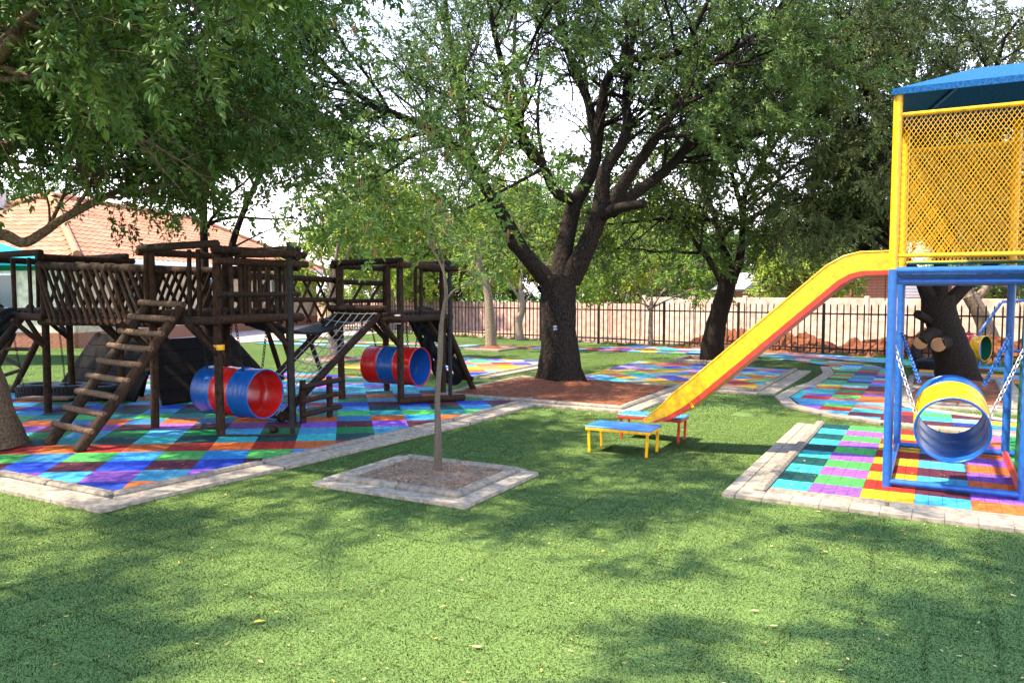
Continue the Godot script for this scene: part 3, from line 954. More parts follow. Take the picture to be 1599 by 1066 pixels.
	o.add_child(tl, true)
	var s0 = W(-7.32, 0.03, 11.02)
	var s1 = W(-7.52, 1.34, 10.28)
	var r0 = W(-6.66, 0.03, 10.95)
	var r1 = W(-6.84, 1.34, 10.25)
	lg(tl, "stile", s0, s1, 0.05)
	lg(tl, "stile", r0, r1, 0.05)
	lg(tl, "cross_log", s0.lerp(s1, 0.16), r0.lerp(r1, 0.16) + Vector3(0.08, 0, 0), 0.035)
	var ty = tyre_mb(0.27, 0.075, 0.17).mesh(M.rubber)
	for t in [0.26, 0.56, 0.86]:
		var c = s0.lerp(s1, t).lerp(r0.lerp(r1, t), 0.5)
		var nrm = (s1 - s0).cross(r0 - s0).normalized()
		piece(tl, "tyre", ty, Transform3D(axis_basis(nrm), c))
	# leaning ladder with a tyre on the left tower
	var ll = Node3D.new()
	ll.name = "tyre_ladder"
	o.add_child(ll, true)
	lg(ll, "stile", at(48, 478, 10.9), at(-30, 575, 9.6), 0.05)
	lg(ll, "stile", at(0, 478, 11.4), at(-78, 575, 10.1), 0.05)
	piece(ll, "tyre", ty, Transform3D(axis_basis(Vector3(-0.5, 0.6, 0.4)), at(-2, 508, 10.6)))
	lg(ll, "stile", at(60, 528, 12.0), at(18, 613, 12.6), 0.05)
	lg(ll, "stile", at(20, 520, 12.4), at(-24, 613, 13.0), 0.05)
	lg(ll, "rung", at(10, 560, 12.5), at(36, 574, 12.3), 0.03)
	lg(ll, "rung", at(5, 586, 12.7), at(30, 578, 12.4), 0.03)
	lg(ll, "rung", at(10, 545, 12.4), at(56, 545, 12.1), 0.03)
	# braces of a second frame behind
	for q in [[412, 502, 441, 592, 12.2], [478, 514, 505, 590, 13.0], [434, 505, 452, 560, 11.5]]:
		lg(o, "brace", at(q[0], q[1], q[4]), at(q[2], q[3], q[4] + 0.5), 0.04)

	# barrels slung under the decks
	drum("barrel_swing", "blue and red barrel with red lining hanging under the centre log tower", W(-7.38, 0.45, 6.66), Vector3(1, 0.0, 0), 0.29, 0.92, [M.drum_blue, M.drum_red, M.drum_blue], M.drum_red, [[W(-7.7, 0.74, 6.5), W(-7.7, 1.33, 6.4)], [W(-7.7, 0.74, 6.8), W(-7.7, 1.33, 6.9)], [W(-7.1, 0.74, 6.5), W(-7.1, 1.33, 6.4)], [W(-7.1, 0.74, 6.8), W(-7.1, 1.33, 6.9)]], "barrel swings")
	drum("barrel_swing", "red and blue barrel with blue lining hanging under the right log tower", W(-7.30, 0.52, 9.70), Vector3(1, 0.0, 0), 0.29, 0.90, [M.drum_red, M.drum_blue, M.drum_red], M.drum_blue, [[W(-7.6, 0.81, 9.6), W(-7.65, 1.24, 9.5)], [W(-7.6, 0.81, 9.8), W(-7.65, 1.24, 9.9)], [W(-7.0, 0.81, 9.6), W(-6.95, 1.24, 9.5)], [W(-7.0, 0.81, 9.8), W(-6.95, 1.24, 9.9)]], "barrel swings")
	# black climbing walls
	for q in [["black leaning board wall behind the log ladder", [W(-9.66, 0.03, 7.35), W(-9.50, 0.03, 9.45), W(-10.15, 0.92, 9.05), W(-10.25, 0.92, 7.55)]], ["black leaning board wall beside the stacked tyres", [W(-12.75, 0.03, 7.75), W(-10.3, 0.03, 7.40), W(-10.3, 0.95, 8.0), W(-12.2, 0.95, 8.1)]]]:
		var w = thing("climbing_wall", q[1][0], q[0], "climbing wall", "black board climbing walls")
		var p = q[1]
		var nn = (p[3] - p[0]).cross(p[1] - p[0]).normalized() * 0.04
		for k in 5:
			var a = p[0].lerp(p[3], k / 5.0 + 0.004)
			var b = p[1].lerp(p[2], k / 5.0 + 0.004)
			var c = p[1].lerp(p[2], (k + 1) / 5.0 - 0.004)
			var d = p[0].lerp(p[3], (k + 1) / 5.0 - 0.004)
			var mb = MB.new()
			mb.quad(a, b, c, d); mb.quad(a - nn, d - nn, c - nn, b - nn)
			mb.quad(a, a - nn, b - nn, b); mb.quad(d, c, c - nn, d - nn); mb.quad(a, d, d - nn, a - nn); mb.quad(b, b - nn, c - nn, c)
			part(w, "board", mb, M.board)
		for s in [0.06, 0.94]:
			lg(w, "support", p[0].lerp(p[1], s) * Vector3(1, 0, 1) + (p[3] - p[0]) * Vector3(2.0, 0, 2.0), p[3].lerp(p[2], s) - nn * 1.6, 0.035)
	# swing seat under the left tower
	var sw = thing("plank_swing", W(-10.8, 0.25, 6.9), "plank swing seat on thin chains under the left log tower", "swing")
	var p0 = at(32, 619, 10.9)
	var p1 = at(112, 624, 10.9)
	var seat = MB.new()
	var sd = p1 - p0
	seat.box((p0 + p1) / 2, Vector3(sd.length(), 0.035, 0.22), Basis(Vector3.UP, atan2(-sd.z, sd.x)), 0.008)
	part(sw, "seat", seat, M.log_worn)
	part(sw, "chain", chain_mb(at(38, 618, 10.9), at(16, 500, 10.9), 0.045, 0.004), M.steel_dark)
	part(sw, "chain", chain_mb(at(104, 620, 10.9), at(90, 500, 10.9), 0.045, 0.004), M.steel_dark)
	# tyres on the ground
	var big = tyre_mb(0.33, 0.1, 0.22)
	var k2 = 0
	for q in [[64, 624, "black tyre lying flat at the outer end of the row under the log tower"], [112, 625, "black tyre lying flat between two others under the log tower"], [160, 626, "black tyre lying flat closest to the log ladder"]]:
		var t = MeshInstance3D.new()
		t.name = numbered("tyre")
		if k2 == 0: t.mesh = big.mesh(M.rubber)
		else: t.mesh = get_node("tyre").mesh
		add_child(t)
		t.position = on_ground(q[0], q[1]) + Vector3(0, 0.145, 0)
		t.rotation.y = k2
		tag(t, q[2], "tyre", "tyres lying under the log frame")
		k2 += 1

# ---------------------------------------------------------------- steel tower with slide
func rod_part(o, called, a, b, r, m, label = "", sides = 14):
	var mb = MB.new()
	mb.rod(a, b, r, sides)
	return part(o, called, mb, m, label)
func mesh_panel(o, a, b, h0, h1, m):
	# diamond mesh between two uprights, one part, with a rim of four rods
	var fr = rod_part(o, "panel_rail", a + Vector3(0, h0, 0), b + Vector3(0, h0, 0), 0.017, m)
	rod_part(o, "panel_rail", a + Vector3(0, h1, 0), b + Vector3(0, h1, 0), 0.017, m)
	var mb = MB.new()
	var d = b - a
	var L = d.length()
	var t = d / L
	var H = h1 - h0
	var cw = 0.034
	var ch = 0.052
	var nn = t.cross(Vector3.UP) * 0.0016
	var slope = ch / cw
	for s in [1.0, -1.0]:
		var k0 = -int(H / ch) - 1
		for k in range(k0, int(L / cw) + 1):
			# line x = k * cw + y / slope, y in 0..H
			var x0 = k * cw
			var y0 = 0.0
			if x0 < 0: y0 = -x0 * slope; x0 = 0.0
			var x1 = k * cw + H / slope
			var y1 = H
			if x1 > L: y1 = H - (x1 - L) * slope; x1 = L
			if y1 <= y0 or x0 >= L: continue
			var xa = x0 if s > 0 else L - x0
			var xb = x1 if s > 0 else L - x1
			mb.tube([a + t * xa + Vector3(0, h0 + y0, 0) + nn * s, a + t * xb + Vector3(0, h0 + y1, 0) + nn * s], [0.0023, 0.0023], 4, false)
	part(o, "wire_mesh", mb, m).set_meta("kind", "stuff")
	return fr
func build_steel_tower():
	var o = thing("steel_play_tower", W(0.14, 0, 8.06), "blue and yellow steel play tower with mesh cabin, canvas roof and slide", "play tower")
	var us = [-0.33, 0.62, 1.72]
	var vs = [7.15, 8.95]
	var deck = 1.83
	var top = 3.28
	for u in us:
		for v in vs:
			rod_part(o, "post", W(u, 0.03, v), W(u, deck, v), 0.036, M.steel_blue)
			rod_part(o, "upper_post", W(u, deck, v), W(u, top, v), 0.035, M.steel_yellow)
	for v in vs:
		rod_part(o, "base_rail", W(-0.33, 0.075, v), W(1.72, 0.075, v), 0.028, M.steel_blue)
		rod_part(o, "deck_rail", W(-0.33, deck - 0.01, v), W(1.72, deck - 0.01, v), 0.03, M.steel_blue)
		rod_part(o, "deck_rail", W(-0.33, deck - 0.10, v + 0.03), W(1.72, deck - 0.10, v + 0.03), 0.022, M.steel_blue)
	for u in us:
		rod_part(o, "base_rail", W(u, 0.075, 7.15), W(u, 0.075, 8.95), 0.028, M.steel_red if u == 0.62 else M.steel_blue, "rust red floor rail" if u == 0.62 else "")
		rod_part(o, "deck_rail", W(u, deck - 0.01, 7.15), W(u, deck - 0.01, 8.95), 0.03, M.steel_blue)
	# expanded metal deck: bars both ways
	for k in 22:
		var u = lerp(-0.3, 1.7, k / 21.0)
		rod_part(o, "deck_bar", W(u, deck - 0.035, 7.15), W(u, deck - 0.035, 8.95), 0.010, M.steel_blue, "", 6)
	for k in 14:
		var v = lerp(7.2, 8.9, k / 13.0)
		rod_part(o, "deck_bar", W(-0.33, deck - 0.05, v), W(1.72, deck - 0.05, v), 0.008, M.steel_blue, "", 6)
	# green rail behind
	rod_part(o, "hand_rail", W(-0.28, deck + 0.1, 8.85), W(1.72, deck + 0.1, 8.85), 0.014, M.steel_green)
	for q in [[-0.33, 0.62, 7.15], [0.62, 1.72, 7.15], [-0.33, 0.62, 8.95], [0.62, 1.72, 8.95]]:
		mesh_panel(o, W(q[0] + 0.03, 0, q[2]), W(q[1] - 0.03, 0, q[2]), 1.94, 3.07, M.steel_yellow)
	mesh_panel(o, W(1.72, 0, 7.2), W(1.72, 0, 8.9), 1.94, 3.07, M.steel_yellow)
	# canvas roof: hipped, with a hem
	var e = [W(-0.37, 3.27, 7.10), W(1.78, 3.27, 7.10), W(1.78, 3.27, 9.0), W(-0.37, 3.27, 9.0)]
	var r0 = W(0.22, 3.59, 8.05)
	var r1 = W(1.15, 3.59, 8.05)
	var cv = Node3D.new()
	cv.name = "canvas_roof"
	o.add_child(cv, true)
	for f in [[e[0], e[1], r1, r0], [e[2], e[3], r0, r1], [e[3], e[0], r0], [e[1], e[2], r1]]:
		var mb = MB.new()
		var dn = Vector3(0, -0.004, 0)
		if f.size() == 4:
			mb.quad(f[0], f[1], f[2], f[3]); mb.quad(f[0] + dn, f[3] + dn, f[2] + dn, f[1] + dn)
		else:
			mb.tri(f[0], f[1], f[2]); mb.tri(f[0] + dn, f[2] + dn, f[1] + dn)
		part(cv, "panel", mb, M.canvas)
		var hem = MB.new()
		var mid = (f[0] + f[1]) / 2
		var dd = (f[1] - f[0])
		hem.box(mid - Vector3(0, 0.02, 0), Vector3(dd.length(), 0.05, 0.012), Basis(Vector3.UP, atan2(-dd.z, dd.x)))
		part(cv, "hem", hem, M.canvas)
	for q in [[e[0], r0], [e[3], r0], [e[1], r1], [e[2], r1], [r0, r1]]:
		rod_part(cv, "roof_pole", q[0] - Vector3(0, 0.03, 0), q[1] - Vector3(0, 0.03, 0), 0.016, M.steel_blue)
	# slide: side walls, bed and red underside flange
	var sl = Node3D.new()
	sl.name = "slide"
	o.add_child(sl, true)
	var prof = [v2(-0.36, 1.84), v2(-0.62, 1.835), v2(-0.72, 1.81), v2(-0.82, 1.75), v2(-2.10, 0.60), v2(-2.26, 0.47), v2(-2.42, 0.37), v2(-2.58, 0.30), v2(-2.66, 0.285)]
	var va = 7.80
	var vb = 8.26
	var sides = [va, vb]
	for sv in sides:
		var mb = MB.new()
		var hw = 0.17
		for k in prof.size() - 1:
			var p = prof[k]
			var q = prof[k + 1]
			var hp = hw if k < 6 else lerp(hw, 0.02, (k - 5) / 3.0)
			var hq = hw if k + 1 < 6 else lerp(hw, 0.02, (k + 1 - 5) / 3.0)
			var th = 0.004
			var np = Vector2(0.0, 1.0) if k < 1 else Vector2(-0.55, 0.83)
			var nq = Vector2(0.0, 1.0) if k + 1 < 1 else Vector2(-0.55, 0.83)
			if k == 1: np = Vector2(-0.1, 1)
			if k + 1 == 1: nq = Vector2(-0.1, 1)
			if k + 1 == 2: nq = Vector2(-0.3, 0.95)
			if k == 2: np = Vector2(-0.3, 0.95)
			var a = W(p.x, p.y, sv)
			var b = W(q.x, q.y, sv)
			var c = W(q.x + nq.x * hq, q.y + nq.y * hq, sv)
			var d = W(p.x + np.x * hp, p.y + np.y * hp, sv)
			var n = Vector3(0, 0, th)
			mb.quad(a + n, b + n, c + n, d + n)
			mb.quad(a - n, d - n, c - n, b - n)
		part(sl, "side_wall", mb, M.steel_yellow)
		var edge = MB.new()
		var pts = []
		var rad = []
		for k in prof.size():
			var hp = hw if k < 6 else lerp(hw, 0.02, (k - 5) / 3.0)
			var np = Vector2(0, 1) if k < 1 else Vector2(-0.1, 1) if k == 1 else Vector2(-0.3, 0.95) if k == 2 else Vector2(-0.55, 0.83)
			pts.append(W(prof[k].x + np.x * hp, prof[k].y + np.y * hp, sv)); rad.append(0.010)
		edge.tube(pts, rad, 8)
		part(sl, "lip", edge, M.steel_yellow)
	var bed = MB.new()
	var under = MB.new()
	for k in prof.size() - 1:
		var p = prof[k]
		var q = prof[k + 1]
		bed.quad(W(p.x, p.y + 0.004, va), W(p.x, p.y + 0.004, vb), W(q.x, q.y + 0.004, vb), W(q.x, q.y + 0.004, va))
		if k < 7:
			# red stiffening channel hung below the bed
			for sv in [va - 0.012, vb + 0.012]:
				under.quad(W(p.x, p.y, sv), W(q.x, q.y, sv), W(q.x + 0.03, q.y - 0.036 * (1.0 if k < 6 else 0.3), sv), W(p.x + 0.03, p.y - 0.036 * (1.0 if k < 7 else 0.3), sv))
			under.quad(W(p.x + 0.03, p.y - 0.036, va - 0.012), W(p.x + 0.03, p.y - 0.036, vb + 0.012), W(q.x + 0.03, q.y - 0.036 * (1.0 if k < 6 else 0.3), vb + 0.012), W(q.x + 0.03, q.y - 0.036 * (1.0 if k < 6 else 0.3), va - 0.012))
	part(sl, "bed", bed, M.steel_yellow)
	part(sl, "underside", under, M.steel_red, "red underside of the slide")
	var seam = MB.new()
	seam.box(W(-2.20, 0.565, va - 0.008), Vector3(0.03, 0.20, 0.008), Basis(Vector3(0, 0, 1), 0.58))
	part(sl, "seam_strap", seam, M.steel_yellow)
	# barrel swing in the tower
	var c = W(0.12, 0.63, 7.25)
	var ax = Vector3(0.02, -0.17, 1.0)
	var ch = []
	ch.append([W(-0.13, 0.68, 6.97), W(-0.31, 1.22, 7.18), M.chain])
	ch.append([W(0.37, 0.68, 6.97), W(0.60, 1.22, 7.15), M.chain])
	ch.append([W(-0.12, 0.86, 7.66), W(-0.31, 1.26, 8.6), M.steel_blue])
	ch.append([W(0.36, 0.86, 7.66), W(0.60, 1.26, 8.6), M.steel_blue])
	drum("barrel_swing", "yellow and blue ribbed barrel hanging on chains inside the steel tower", c, ax, 0.262, 0.66, [M.drum_blue, M.steel_yellow, M.steel_yellow], M.drum_blue, ch, "barrel swings")
	# green ladder on the right of the tower
	var l = thing("green_ladder", W(0.85, 0, 8.2), "green steel ladder with small platform beside the blue tower", "ladder")
	rod_part(l, "stile", W(0.67, 0.03, 8.22), W(0.70, 1.95, 8.22), 0.03, M.steel_green)
	rod_part(l, "stile", W(1.05, 0.03, 8.22), W(1.08, 1.95, 8.22), 0.03, M.steel_green)
	for k in 6: rod_part(l, "rung", W(0.68, 0.3 + 0.28 * k, 8.22), W(1.06, 0.3 + 0.28 * k, 8.22), 0.016, M.steel_green)
	var pf = MB.new()
	pf.box(W(0.98, 0.98, 7.95), Vector3(0.6, 0.03, 0.55), Basis.IDENTITY, 0.006)
	part(l, "platform", pf, M.steel_green)
	var stack = tyre_mb(0.29, 0.085, 0.2).mesh(M.rubber)
	for k in 2:
		var t = MeshInstance3D.new()
		t.name = numbered("tyre")
		t.mesh = stack
		add_child(t)
		t.transform = Transform3D(axis_basis(Vector3(1, 0.0, 0.25)), W(0.94, 0.325 + 0.58 * k, 8.62))
		tag(t, ["black tyre standing on the tiles behind the green ladder", "black tyre bolted above another behind the green ladder"][k], "tyre", "tyres behind the green ladder")
	# benches at the slide's foot
	for q in [["small bench with blue top and yellow legs in front of the slide foot", W(-2.81, 0, 7.58), 0.66, 0.36, M.steel_yellow, 0.0], ["small bench with worn blue top and red legs behind the slide foot", W(-2.77, 0, 8.42), 0.70, 0.28, M.steel_red, 0.0]]:
		var b = thing("low_bench", q[1], q[0], "bench", "low benches at the slide foot")
		var hu = q[2] / 2
		var hv = q[3] / 2
		for su in [-1, 1]:
			for sv in [-1, 1]:
				var mb = MB.new()
				mb.box(q[1] + Vector3(su * (hu - 0.02), 0.125, sv * (hv - 0.015)), Vector3(0.026, 0.25, 0.026), Basis(Vector3.FORWARD, 0.04 * su), 0.003)
				part(b, "leg", mb, q[4])
		for sv in [-1, 1]:
			var mb = MB.new()
			mb.box(q[1] + Vector3(0, 0.245, sv * hv), Vector3(q[2] + 0.03, 0.03, 0.028), Basis.IDENTITY, 0.003)
			part(b, "frame_rail", mb, q[4])
		for su in [-1, 1]:
			var mb = MB.new()
			mb.box(q[1] + Vector3(su * (hu + 0.006), 0.246, 0), Vector3(0.02, 0.031, q[3] - 0.02), Basis.IDENTITY, 0.003)
			part(b, "frame_rail", mb, M.board if su < 0 else q[4])
		var tp = MB.new()
		tp.box(q[1] + Vector3(0, 0.268, 0), Vector3(q[2] + 0.04, 0.018, q[3] + 0.03), Basis.IDENTITY, 0.005)
		part(b, "seat", tp, M.bench_worn if q[4] == M.steel_red else M.bench_blue)

func build_far_frame():
	# second steel frame near the fence
	var o = thing("steel_climbing_frame", W(1.4, 0, 18.6), "distant blue steel climbing frame with sloping bars near the fence", "climbing frame")
	var d = 17.3
	rod_part(o, "post", at(1530, 578, d), at(1530, 520, d), 0.035, M.steel_blue)
	rod_part(o, "slope_bar", at(1530, 520, d), at(1565, 471, d), 0.035, M.steel_blue)
	rod_part(o, "top_bar", at(1565, 471, d), at(1660, 466, d + 0.4), 0.03, M.steel_blue)
	rod_part(o, "rail", at(1490, 519, d), at(1530, 521, d), 0.014, M.steel_red)
	rod_part(o, "rail", at(1530, 574, d), at(1680, 578, d), 0.03, M.steel_blue)
	rod_part(o, "rail", at(1470, 573, d), at(1530, 574, d), 0.03, M.steel_blue)
	for x in [1561, 1610, 1660]: rod_part(o, "post", at(x, 578, d + 0.2), at(x, 548, d + 0.2), 0.03, M.steel_blue)
	rod_part(o, "rail", at(1561, 548, d + 0.2), at(1660, 548, d + 0.2), 0.035, M.steel_blue)
	for k in 6: rod_part(o, "bar", at(1580 + k * 12, 578, d + 0.3), at(1580 + k * 12, 550, d + 0.3), 0.012, M.steel_yellow)
	var c = at(1508, 553, d + 0.3)
	c.y = 0.40
	drum("barrel_tunnel", "green and red barrel with yellow rim lying by the far blue frame", c, Vector3(1, 0, 0.55), 0.28, 0.85, [M.steel_yellow, M.drum_green, M.drum_red, M.steel_yellow], M.drum_green, [], "")
	var base = tyre_mb(0.31, 0.1, 0.22).mesh(M.rubber)
	var spots = [[at(1446, 562, 17.0), Vector3(0.3, 0.15, 1.0), "black tyre propped upright beside the dark crooked tree trunk"], [at(1456, 575, 16.6), Vector3(0, 1, 0.05), "black tyre lying flat beside the dark crooked tree trunk"]]
	for s in spots:
		var t = MeshInstance3D.new()
		t.name = numbered("tyre")
		t.mesh = base
		add_child(t)
		var p = s[0]
		p.y = 0.34 if s[1].z > 0.5 else 0.12
		t.transform = Transform3D(axis_basis(s[1]), p)
		tag(t, s[2], "tyre", "tyres by the far frame")
	pad("tiled_play_area", "orange and lilac tile strip under the far blue frame", pv2([[-0.3, 16.8], [4.0, 15.6], [4.0, 17.2], [-0.3, 18.4]]), v2(0, 17), 0.0, 90.0, 0.6, 0.4, func(j, i): return ["orange", "salmon", "lilac", "yellow", "light"][posmod(i + j * 2, 5)], 1, 1)
# ---------------------------------------------------------------- trees
func smooth_line(pts, rad, n):
	var op = []
	var orr = []
	var m = pts.size()
	for k in m - 1:
		var p0 = pts[max(k - 1, 0)]
		var p1 = pts[k]
		var p2 = pts[k + 1]
		var p3 = pts[min(k + 2, m - 1)]
		for q in n:
			var t = float(q) / n
			op.append(p1.cubic_interpolate(p2, p0, p3, t))
			orr.append(lerp(rad[k], rad[k + 1], t))
	op.append(pts[m - 1]); orr.append(rad[m - 1])
	return [op, orr]
func leaf_cluster(n, L, ll, lw, droop):
	var b = MB.new()
	b.use_c = true
	b.col = Color(0.9, 0.6, 0.45)
	for k in n:
		var t = (k + rng.randf() * 0.6) / n
		var p = Vector3(L * t, droop * L * t * t * -0.3, 0)
		var d = (Vector3(rr(0.2, 0.9), rr(-0.7, 0.6) - droop, rr(-1, 1))).normalized()
		if k == n - 1: d = Vector3(1, -droop, rr(-0.3, 0.3)).normalized()
		var s = d.cross(Vector3(rr(-0.5, 0.5), 1, rr(-0.5, 0.5))).normalized()
		var nn = s.cross(d)
		var l = ll * rr(0.7, 1.15)
		var w = lw * rr(0.75, 1.1)
		var tip = p + d * l - Vector3(0, l * 0.15, 0)
		var m = p + d * l * 0.45 + nn * l * 0.05
		var e0 = m + s * w * 0.5 + nn * w * 0.12
		var e1 = m - s * w * 0.5 + nn * w * 0.12
		var g = rr(0.75, 1.25)
		b.col = Color(g * rr(0.9, 1.15), g, g * rr(0.8, 1.1))
		b.tri(p, e0, tip)
		b.tri(p, tip, e1)
	return b
func grow(T, p, d, L, r, lv):
	var last = T.kids.size()
	var n = 5 if lv < last else 4
	var pts = [p]
	var rad = [r]
	var ds = [d]
	for k in n:
		var up = T.up[min(lv, T.up.size() - 1)]
		d = (d + rv() * T.wig + Vector3.UP * up).normalized()
		p += d * L / n
		pts.append(p); ds.append(d)
		rad.append(lerp(r, r * 0.4, (k + 1.0) / n))
	if pts[n].y < T.floor: return
	if r > 0.001: T.wood.tube(pts, rad, 5 if lv < last else 4, false)
	if lv >= last:
		var steps = max(2, int(L / T.step))
		for k in steps:
			var t = lerp(0.15, 1.0, (k + rng.randf()) / steps) * n
			var a = min(int(t), n - 1)
			leaf_at(T, pts[a].lerp(pts[a + 1], t - a), ds[a + 1])
		leaf_at(T, pts[n], ds[n])
	else:
		spawn(T, pts, ds, rad, L, lv)
func leaf_at(T, q, d):
	if T.keep != null and not T.keep.call(q): return
	if T.gap > 0.0 and T.noise.get_noise_3d(q.x, q.y, q.z) < T.gap_at: return
	var x = (d + rv() * 0.9 + Vector3(0, -T.hang, 0)).normalized()
	var bs = axis_basis(x)
	# own x along the twig
	var rot = Basis(x, bs.x, x.cross(bs.x)) * Basis(Vector3.RIGHT, rr(-0.6, 0.6))
	T.xs.append(Transform3D(rot * Basis.from_scale(Vector3.ONE * rr(0.75, 1.25) * T.size), q))
	var t = T.tint[rng.randi() % T.tint.size()]
	var g = rr(0.8, 1.2)
	T.cs.append(Color(t.r * g, t.g * g, t.b * g))
func spawn(T, pts, ds, rad, L, lv, from = 0.25):
	var nk = T.kids[lv]
	var m = pts.size() - 1
	for k in nk:
		var t = lerp(from, 1.0, (k + rng.randf()) / nk) * m
		var a = min(int(t), m - 1)
		var p = pts[a].lerp(pts[a + 1], t - a)
		var d = ds[min(a + 1, ds.size() - 1)]
		var side = d.cross(rv()).normalized()
		var an = rr(0.5, 1.15)
		var nd = (d * cos(an) + side * sin(an)).normalized()
		var l = T.len[lv] * rr(0.65, 1.25)
		grow(T, p, nd, l, min(lerp(rad[a], rad[a + 1], t - a) * 0.6, T.len[lv] * 0.028), lv + 1)
	grow(T, pts[m], ds[ds.size() - 1], T.len[lv] * 0.9, min(rad[m], T.len[lv] * 0.03), lv + 1)
func tree_params(d):
	var T = {"wood": MB.new(), "xs": [], "cs": [], "kids": [6, 4, 4], "len": [1.5, 0.8, 0.45], "up": [0.05, 0.0, -0.08, -0.15], "wig": 0.28, "step": 0.1, "hang": 0.3, "size": 1.0, "tint": [Color(1, 1, 1)], "keep": null, "gap": 0.0, "gap_at": -0.2, "sides": 10, "rough": 0.0, "from": 0.25, "flare": 1.35, "freq": 0.6, "floor": -1.0, "lobes": 0.0, "noise": FastNoiseLite.new()}
	T.noise.frequency = 0.9
	for k in d: T[k] = d[k]
	return T
# limbs: list of [points, start radius, end radius, sprouts?]
func tree(called, label, base, limbs, bark, leaf_mesh, d, group = ""):
	rng.seed = hash(label)
	var T = tree_params(d)
	T.noise.seed = rng.randi() % 1000
	T.noise.frequency = T.freq
	var o = thing(called, base, label, "tree", group)
	var first = true
	for lm in limbs:
		var rad = []
		var m = lm[0].size()
		for k in m: rad.append(lerp(lm[1], lm[2], pow(float(k) / (m - 1), 0.8)))
		if first:
			# root flare
			rad[0] = lm[1] * T.flare
			if m > 3: rad[1] = lm[1] * (1.0 + (T.flare - 1.0) * 0.28)
		var s = smooth_line(lm[0], rad, 8 if first else 5)
		var mb = MB.new()
		mb.tube(s[0], s[1], int(T.sides * (1.6 if first else 1.0)), true)
		if T.rough > 0.0:
			var f = FastNoiseLite.new()
			f.frequency = 3.0
			f.fractal_octaves = 3
			for k in mb.v.size():
				var q = mb.v[k]
				mb.v[k] += mb.n[k] * f.get_noise_3d(q.x * 2.2, q.y * 0.7, q.z * 2.2) * T.rough * lm[1]
		if first and T.lobes > 0.0:
			for k in mb.v.size():
				var q = mb.v[k] - base
				mb.v[k] += Vector3(q.x, 0, q.z).normalized() * T.lobes * (0.5 + 0.5 * sin(5.0 * atan2(q.z, q.x) + 1.0)) * exp(-max(q.y, 0.0) / 0.22)
		part(o, "trunk" if first else "limb", mb, bark)
		if lm.size() > 3 and lm[3]:
			var ds = []
			for k in s[0].size(): ds.append((s[0][min(k + 1, s[0].size() - 1)] - s[0][max(k - 1, 0)]).normalized())
			# sparse sample of the limb for sprouting
			var len = 0.0
			for k in s[0].size() - 1: len += s[0][k].distance_to(s[0][k + 1])
			var keep_n = T.kids[0]
			T.kids[0] = max(2, int(keep_n * len / 3.0))
			spawn(T, s[0], ds, s[1], len, 0, lm[4] if lm.size() > 4 else T.from)
			T.kids[0] = keep_n
		first = false
	if T.wood.v.size():
		part(o, "branches", T.wood, bark).set_meta("kind", "stuff")
	for k in T.xs.size(): T.xs[k].origin -= base
	many(o, "crown", leaf_mesh, T.xs, T.cs)
	return o
func trace(list, depth):
	var r = []
	for p in list: r.append(at(p[0], p[1], depth + (p[2] if p.size() > 2 else 0.0)))
	return r

